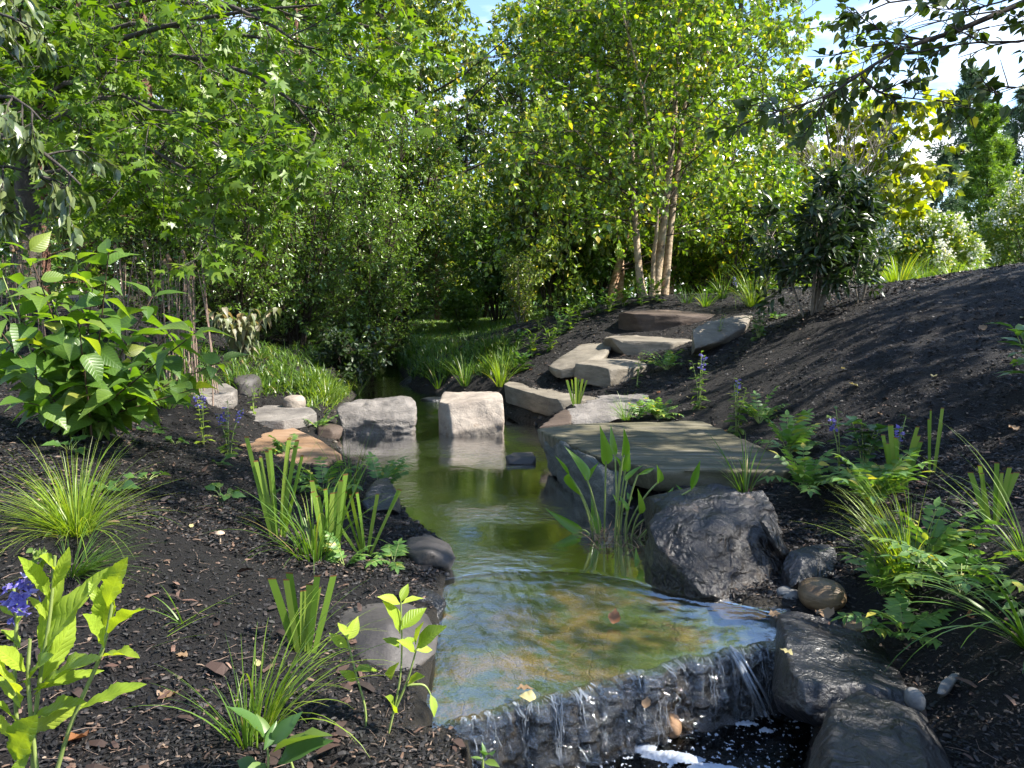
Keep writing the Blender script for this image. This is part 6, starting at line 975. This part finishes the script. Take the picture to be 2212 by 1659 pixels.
# ------------------------------------------------------------------ foam and splashes under the fall
foam_m, t = newmat("white_foam"); p = nd(t, 'ShaderNodeBsdfPrincipled'); p.inputs['Base Color'].default_value = (.42, .46, .52, 1); p.inputs['Roughness'].default_value = .2; p.inputs['Specular IOR Level'].default_value = .7; t.links.new(p.outputs[0], nd(t, 'ShaderNodeOutputMaterial').inputs[0])
bmS = bmesh.new(); bmesh.ops.create_icosphere(bmS, subdivisions=1, radius=1); sv = np.array([v.co[:] for v in bmS.verts]); sf = np.array([[v.index for v in f.verts] for f in bmS.faces]); bmS.free()
def bubbles(mb, C_, Rr): k = len(C_); mb.add((sv[None] * Rr[:, None, None] + C_[:, None]).reshape(-1, 3), (np.arange(k)[:, None, None] * len(sv) + sf[None]).reshape(-1, 3))
q = np.random.default_rng(700)
def froth(name, lab, spots, h, seed):
    """one ragged raft of froth floating on the lower pool"""
    m = MB(); n_ = 0.0042; xs = np.arange(-.1, 1.3, n_); ys = np.arange(1.9, 2.9, n_); X_, Y_ = np.meshgrid(xs, ys); f = np.zeros(X_.shape)
    for u, v, ru, rv, an in spots:
        c = G(u, v, -.297); dx, dy = X_ - c[0], Y_ - c[1]; a_, b_ = dx * math.cos(an) + dy * math.sin(an), -dx * math.sin(an) + dy * math.cos(an); f = np.maximum(f, 1 - np.sqrt((a_ / ru) ** 2 + (b_ / rv) ** 2))
    ii_, jj_ = np.nonzero(f > -.25); nzv = np.zeros(f.shape); bub = np.zeros(f.shape)
    for a_, b_ in zip(ii_, jj_): w_ = Vector((X_[a_, b_], Y_[a_, b_], seed)); nzv[a_, b_] = noise.fractal(w_ * (22 if name == 'foam' else 46), .7, 2, 5); bub[a_, b_] = noise.voronoi(w_ * 120)[0][0]
    g = f + (.22 if name == 'foam' else .4) * nzv; keep = g > .12; Z_ = -.297 + h * sm(g, .1, .5) * (1 - .75 * np.clip(bub, 0, 1)); k_ = len(xs); i0 = (np.arange(len(ys) - 1)[:, None] * k_ + np.arange(k_ - 1)[None]); ok = keep[:-1, :-1] & keep[1:, :-1] & keep[:-1, 1:] & keep[1:, 1:]; i0 = i0[ok]
    used, inv = np.unique(np.stack([i0, i0 + 1, i0 + k_ + 1, i0 + k_], -1), return_inverse=True); m.add(np.stack([X_, Y_, Z_], -1).reshape(-1, 3)[used], inv.reshape(-1, 4))
    e_ = np.nonzero((g > -.12) & (g < .3)); pick = q.integers(0, len(e_[0]), 420); bubbles(m, np.column_stack([X_[e_][pick], Y_[e_][pick], np.full(420, -.297)]) + q.normal(0, .003, (420, 3)) * (1, 1, .3), q.uniform(.0008, .0024, 420))
    o = m.build(name, foam_m); tag(o, lab, 'foam', kind='stuff')
froth('foam', 'white foam raft floating at the foot of the fall', ((1365, 1612, .10, .05, -.2), (1450, 1636, .13, .042, -.15), (1545, 1660, .10, .03, -.1)), .013, 1)
froth('splash_foam', 'broken splash foam where the side jet hits the pool', ((1640, 1542, .05, .022, .3), (1610, 1565, .05, .02, 0), (1500, 1545, .06, .016, .2), (1655, 1580, .03, .02, 0), (1420, 1562, .05, .012, .2), (1300, 1590, .06, .012, .2)), .014, 2)
# gravel gathered along the waterline
gv = MB(); n = 2600; gx = q.uniform(-1.6, 1.6, n); gy = q.uniform(2.3, 9, n); sd_ = sdist(POOL, gx, gy); ok = (sd_ > -.05) & (sd_ < .10); gx, gy = gx[ok], gy[ok]; k = len(gx); P = np.column_stack([gx, gy, gz(gx, gy) + .004]); Rr = q.uniform(.006, .026, k) * q.uniform(.6, 1.2, k)
jit = q.uniform(.75, 1.2, (k, len(sv), 1)); asp = np.stack([q.uniform(.8, 1.4, k), q.uniform(.7, 1.1, k), q.uniform(.45, .8, k)], -1); gv.add((sv[None] * jit * asp[:, None] * Rr[:, None, None] + P[:, None]).reshape(-1, 3), (np.arange(k)[:, None, None] * len(sv) + sf[None]).reshape(-1, 3))
PM['gravel'] = flat_mat("wet_gravel", [(0, (.012, .011, .011)), (.5, (.04, .034, .028)), (.85, (.10, .08, .06)), (1, (.22, .19, .16))], .45, .5, island=True); o = gv.build('gravel', PM['gravel']); tag(o, 'small wet stones and gravel gathered along the waterline', 'gravel', kind='stuff')
# strands of water breaking over the rough face of the ledge
sm_b = MB(); cl = np.concatenate([q.uniform(.14, .98, 9), q.uniform(.7, .98, 5)])
for _ in range(330):
    a_ = float(np.clip(cl[q.integers(0, 14)] + q.normal(0, .03), .13, .985)); ix = a_ * (NK - 1); i_ = int(ix); x0 = E2[i_] + (E2[min(i_ + 1, NK - 1)] - E2[i_]) * (ix - i_); L_ = q.uniform(.02, .24) if q.uniform() < .35 else q.uniform(.006, .05); s0_ = 0 if q.uniform() < .55 else q.uniform(0, .16); pts_ = []
    for dz in np.linspace(-s0_, -min(s0_ + L_, .25), 7):
        o_ = np.interp(-dz, [0, .006, .02, .045, .13, .262], [0, .018, .032, .040, .05, .075]) + face_rough(x0[0], x0[1], dz) * min(1, -dz / .02 + .1) + .012; pts_.append(np.append(x0 + perp[i_] * o_ + np.array((q.normal(0, .0018), 0)), -.05 + dz))
    tubes(sm_b, np.array(pts_), q.uniform(.0005, .0017) * np.array([.5, 1, .8, 1.1, .9, .7, .3]), 5)
sw = water_mat("aerated_water", (.9, .93, .96), 70, 1.0, .05, s2=.5, murk=((.62, .68, .76), .3)); o = sm_b.build('water_strands', sw); tag(o, kind='structure')
jet = MB(); 
for k in range(9):
    o0 = np.array((q.normal(0, .01), q.normal(0, .008), q.normal(0, .005))); tubes(jet, spline([G(1580, 1402, -.05) + o0, G(1596, 1425, -.065) + o0 * 1.2, G(1622, 1475, -.15) + o0 * 1.6 + (0, -.03, 0), G(1648, 1535, -.3) + o0 * 2 + (0, -.03, 0)], 12), .0042 * q.uniform(.6, 1.3), 6)
jm = sw; o = jet.build('water_jet', jm); tag(o, kind='structure')
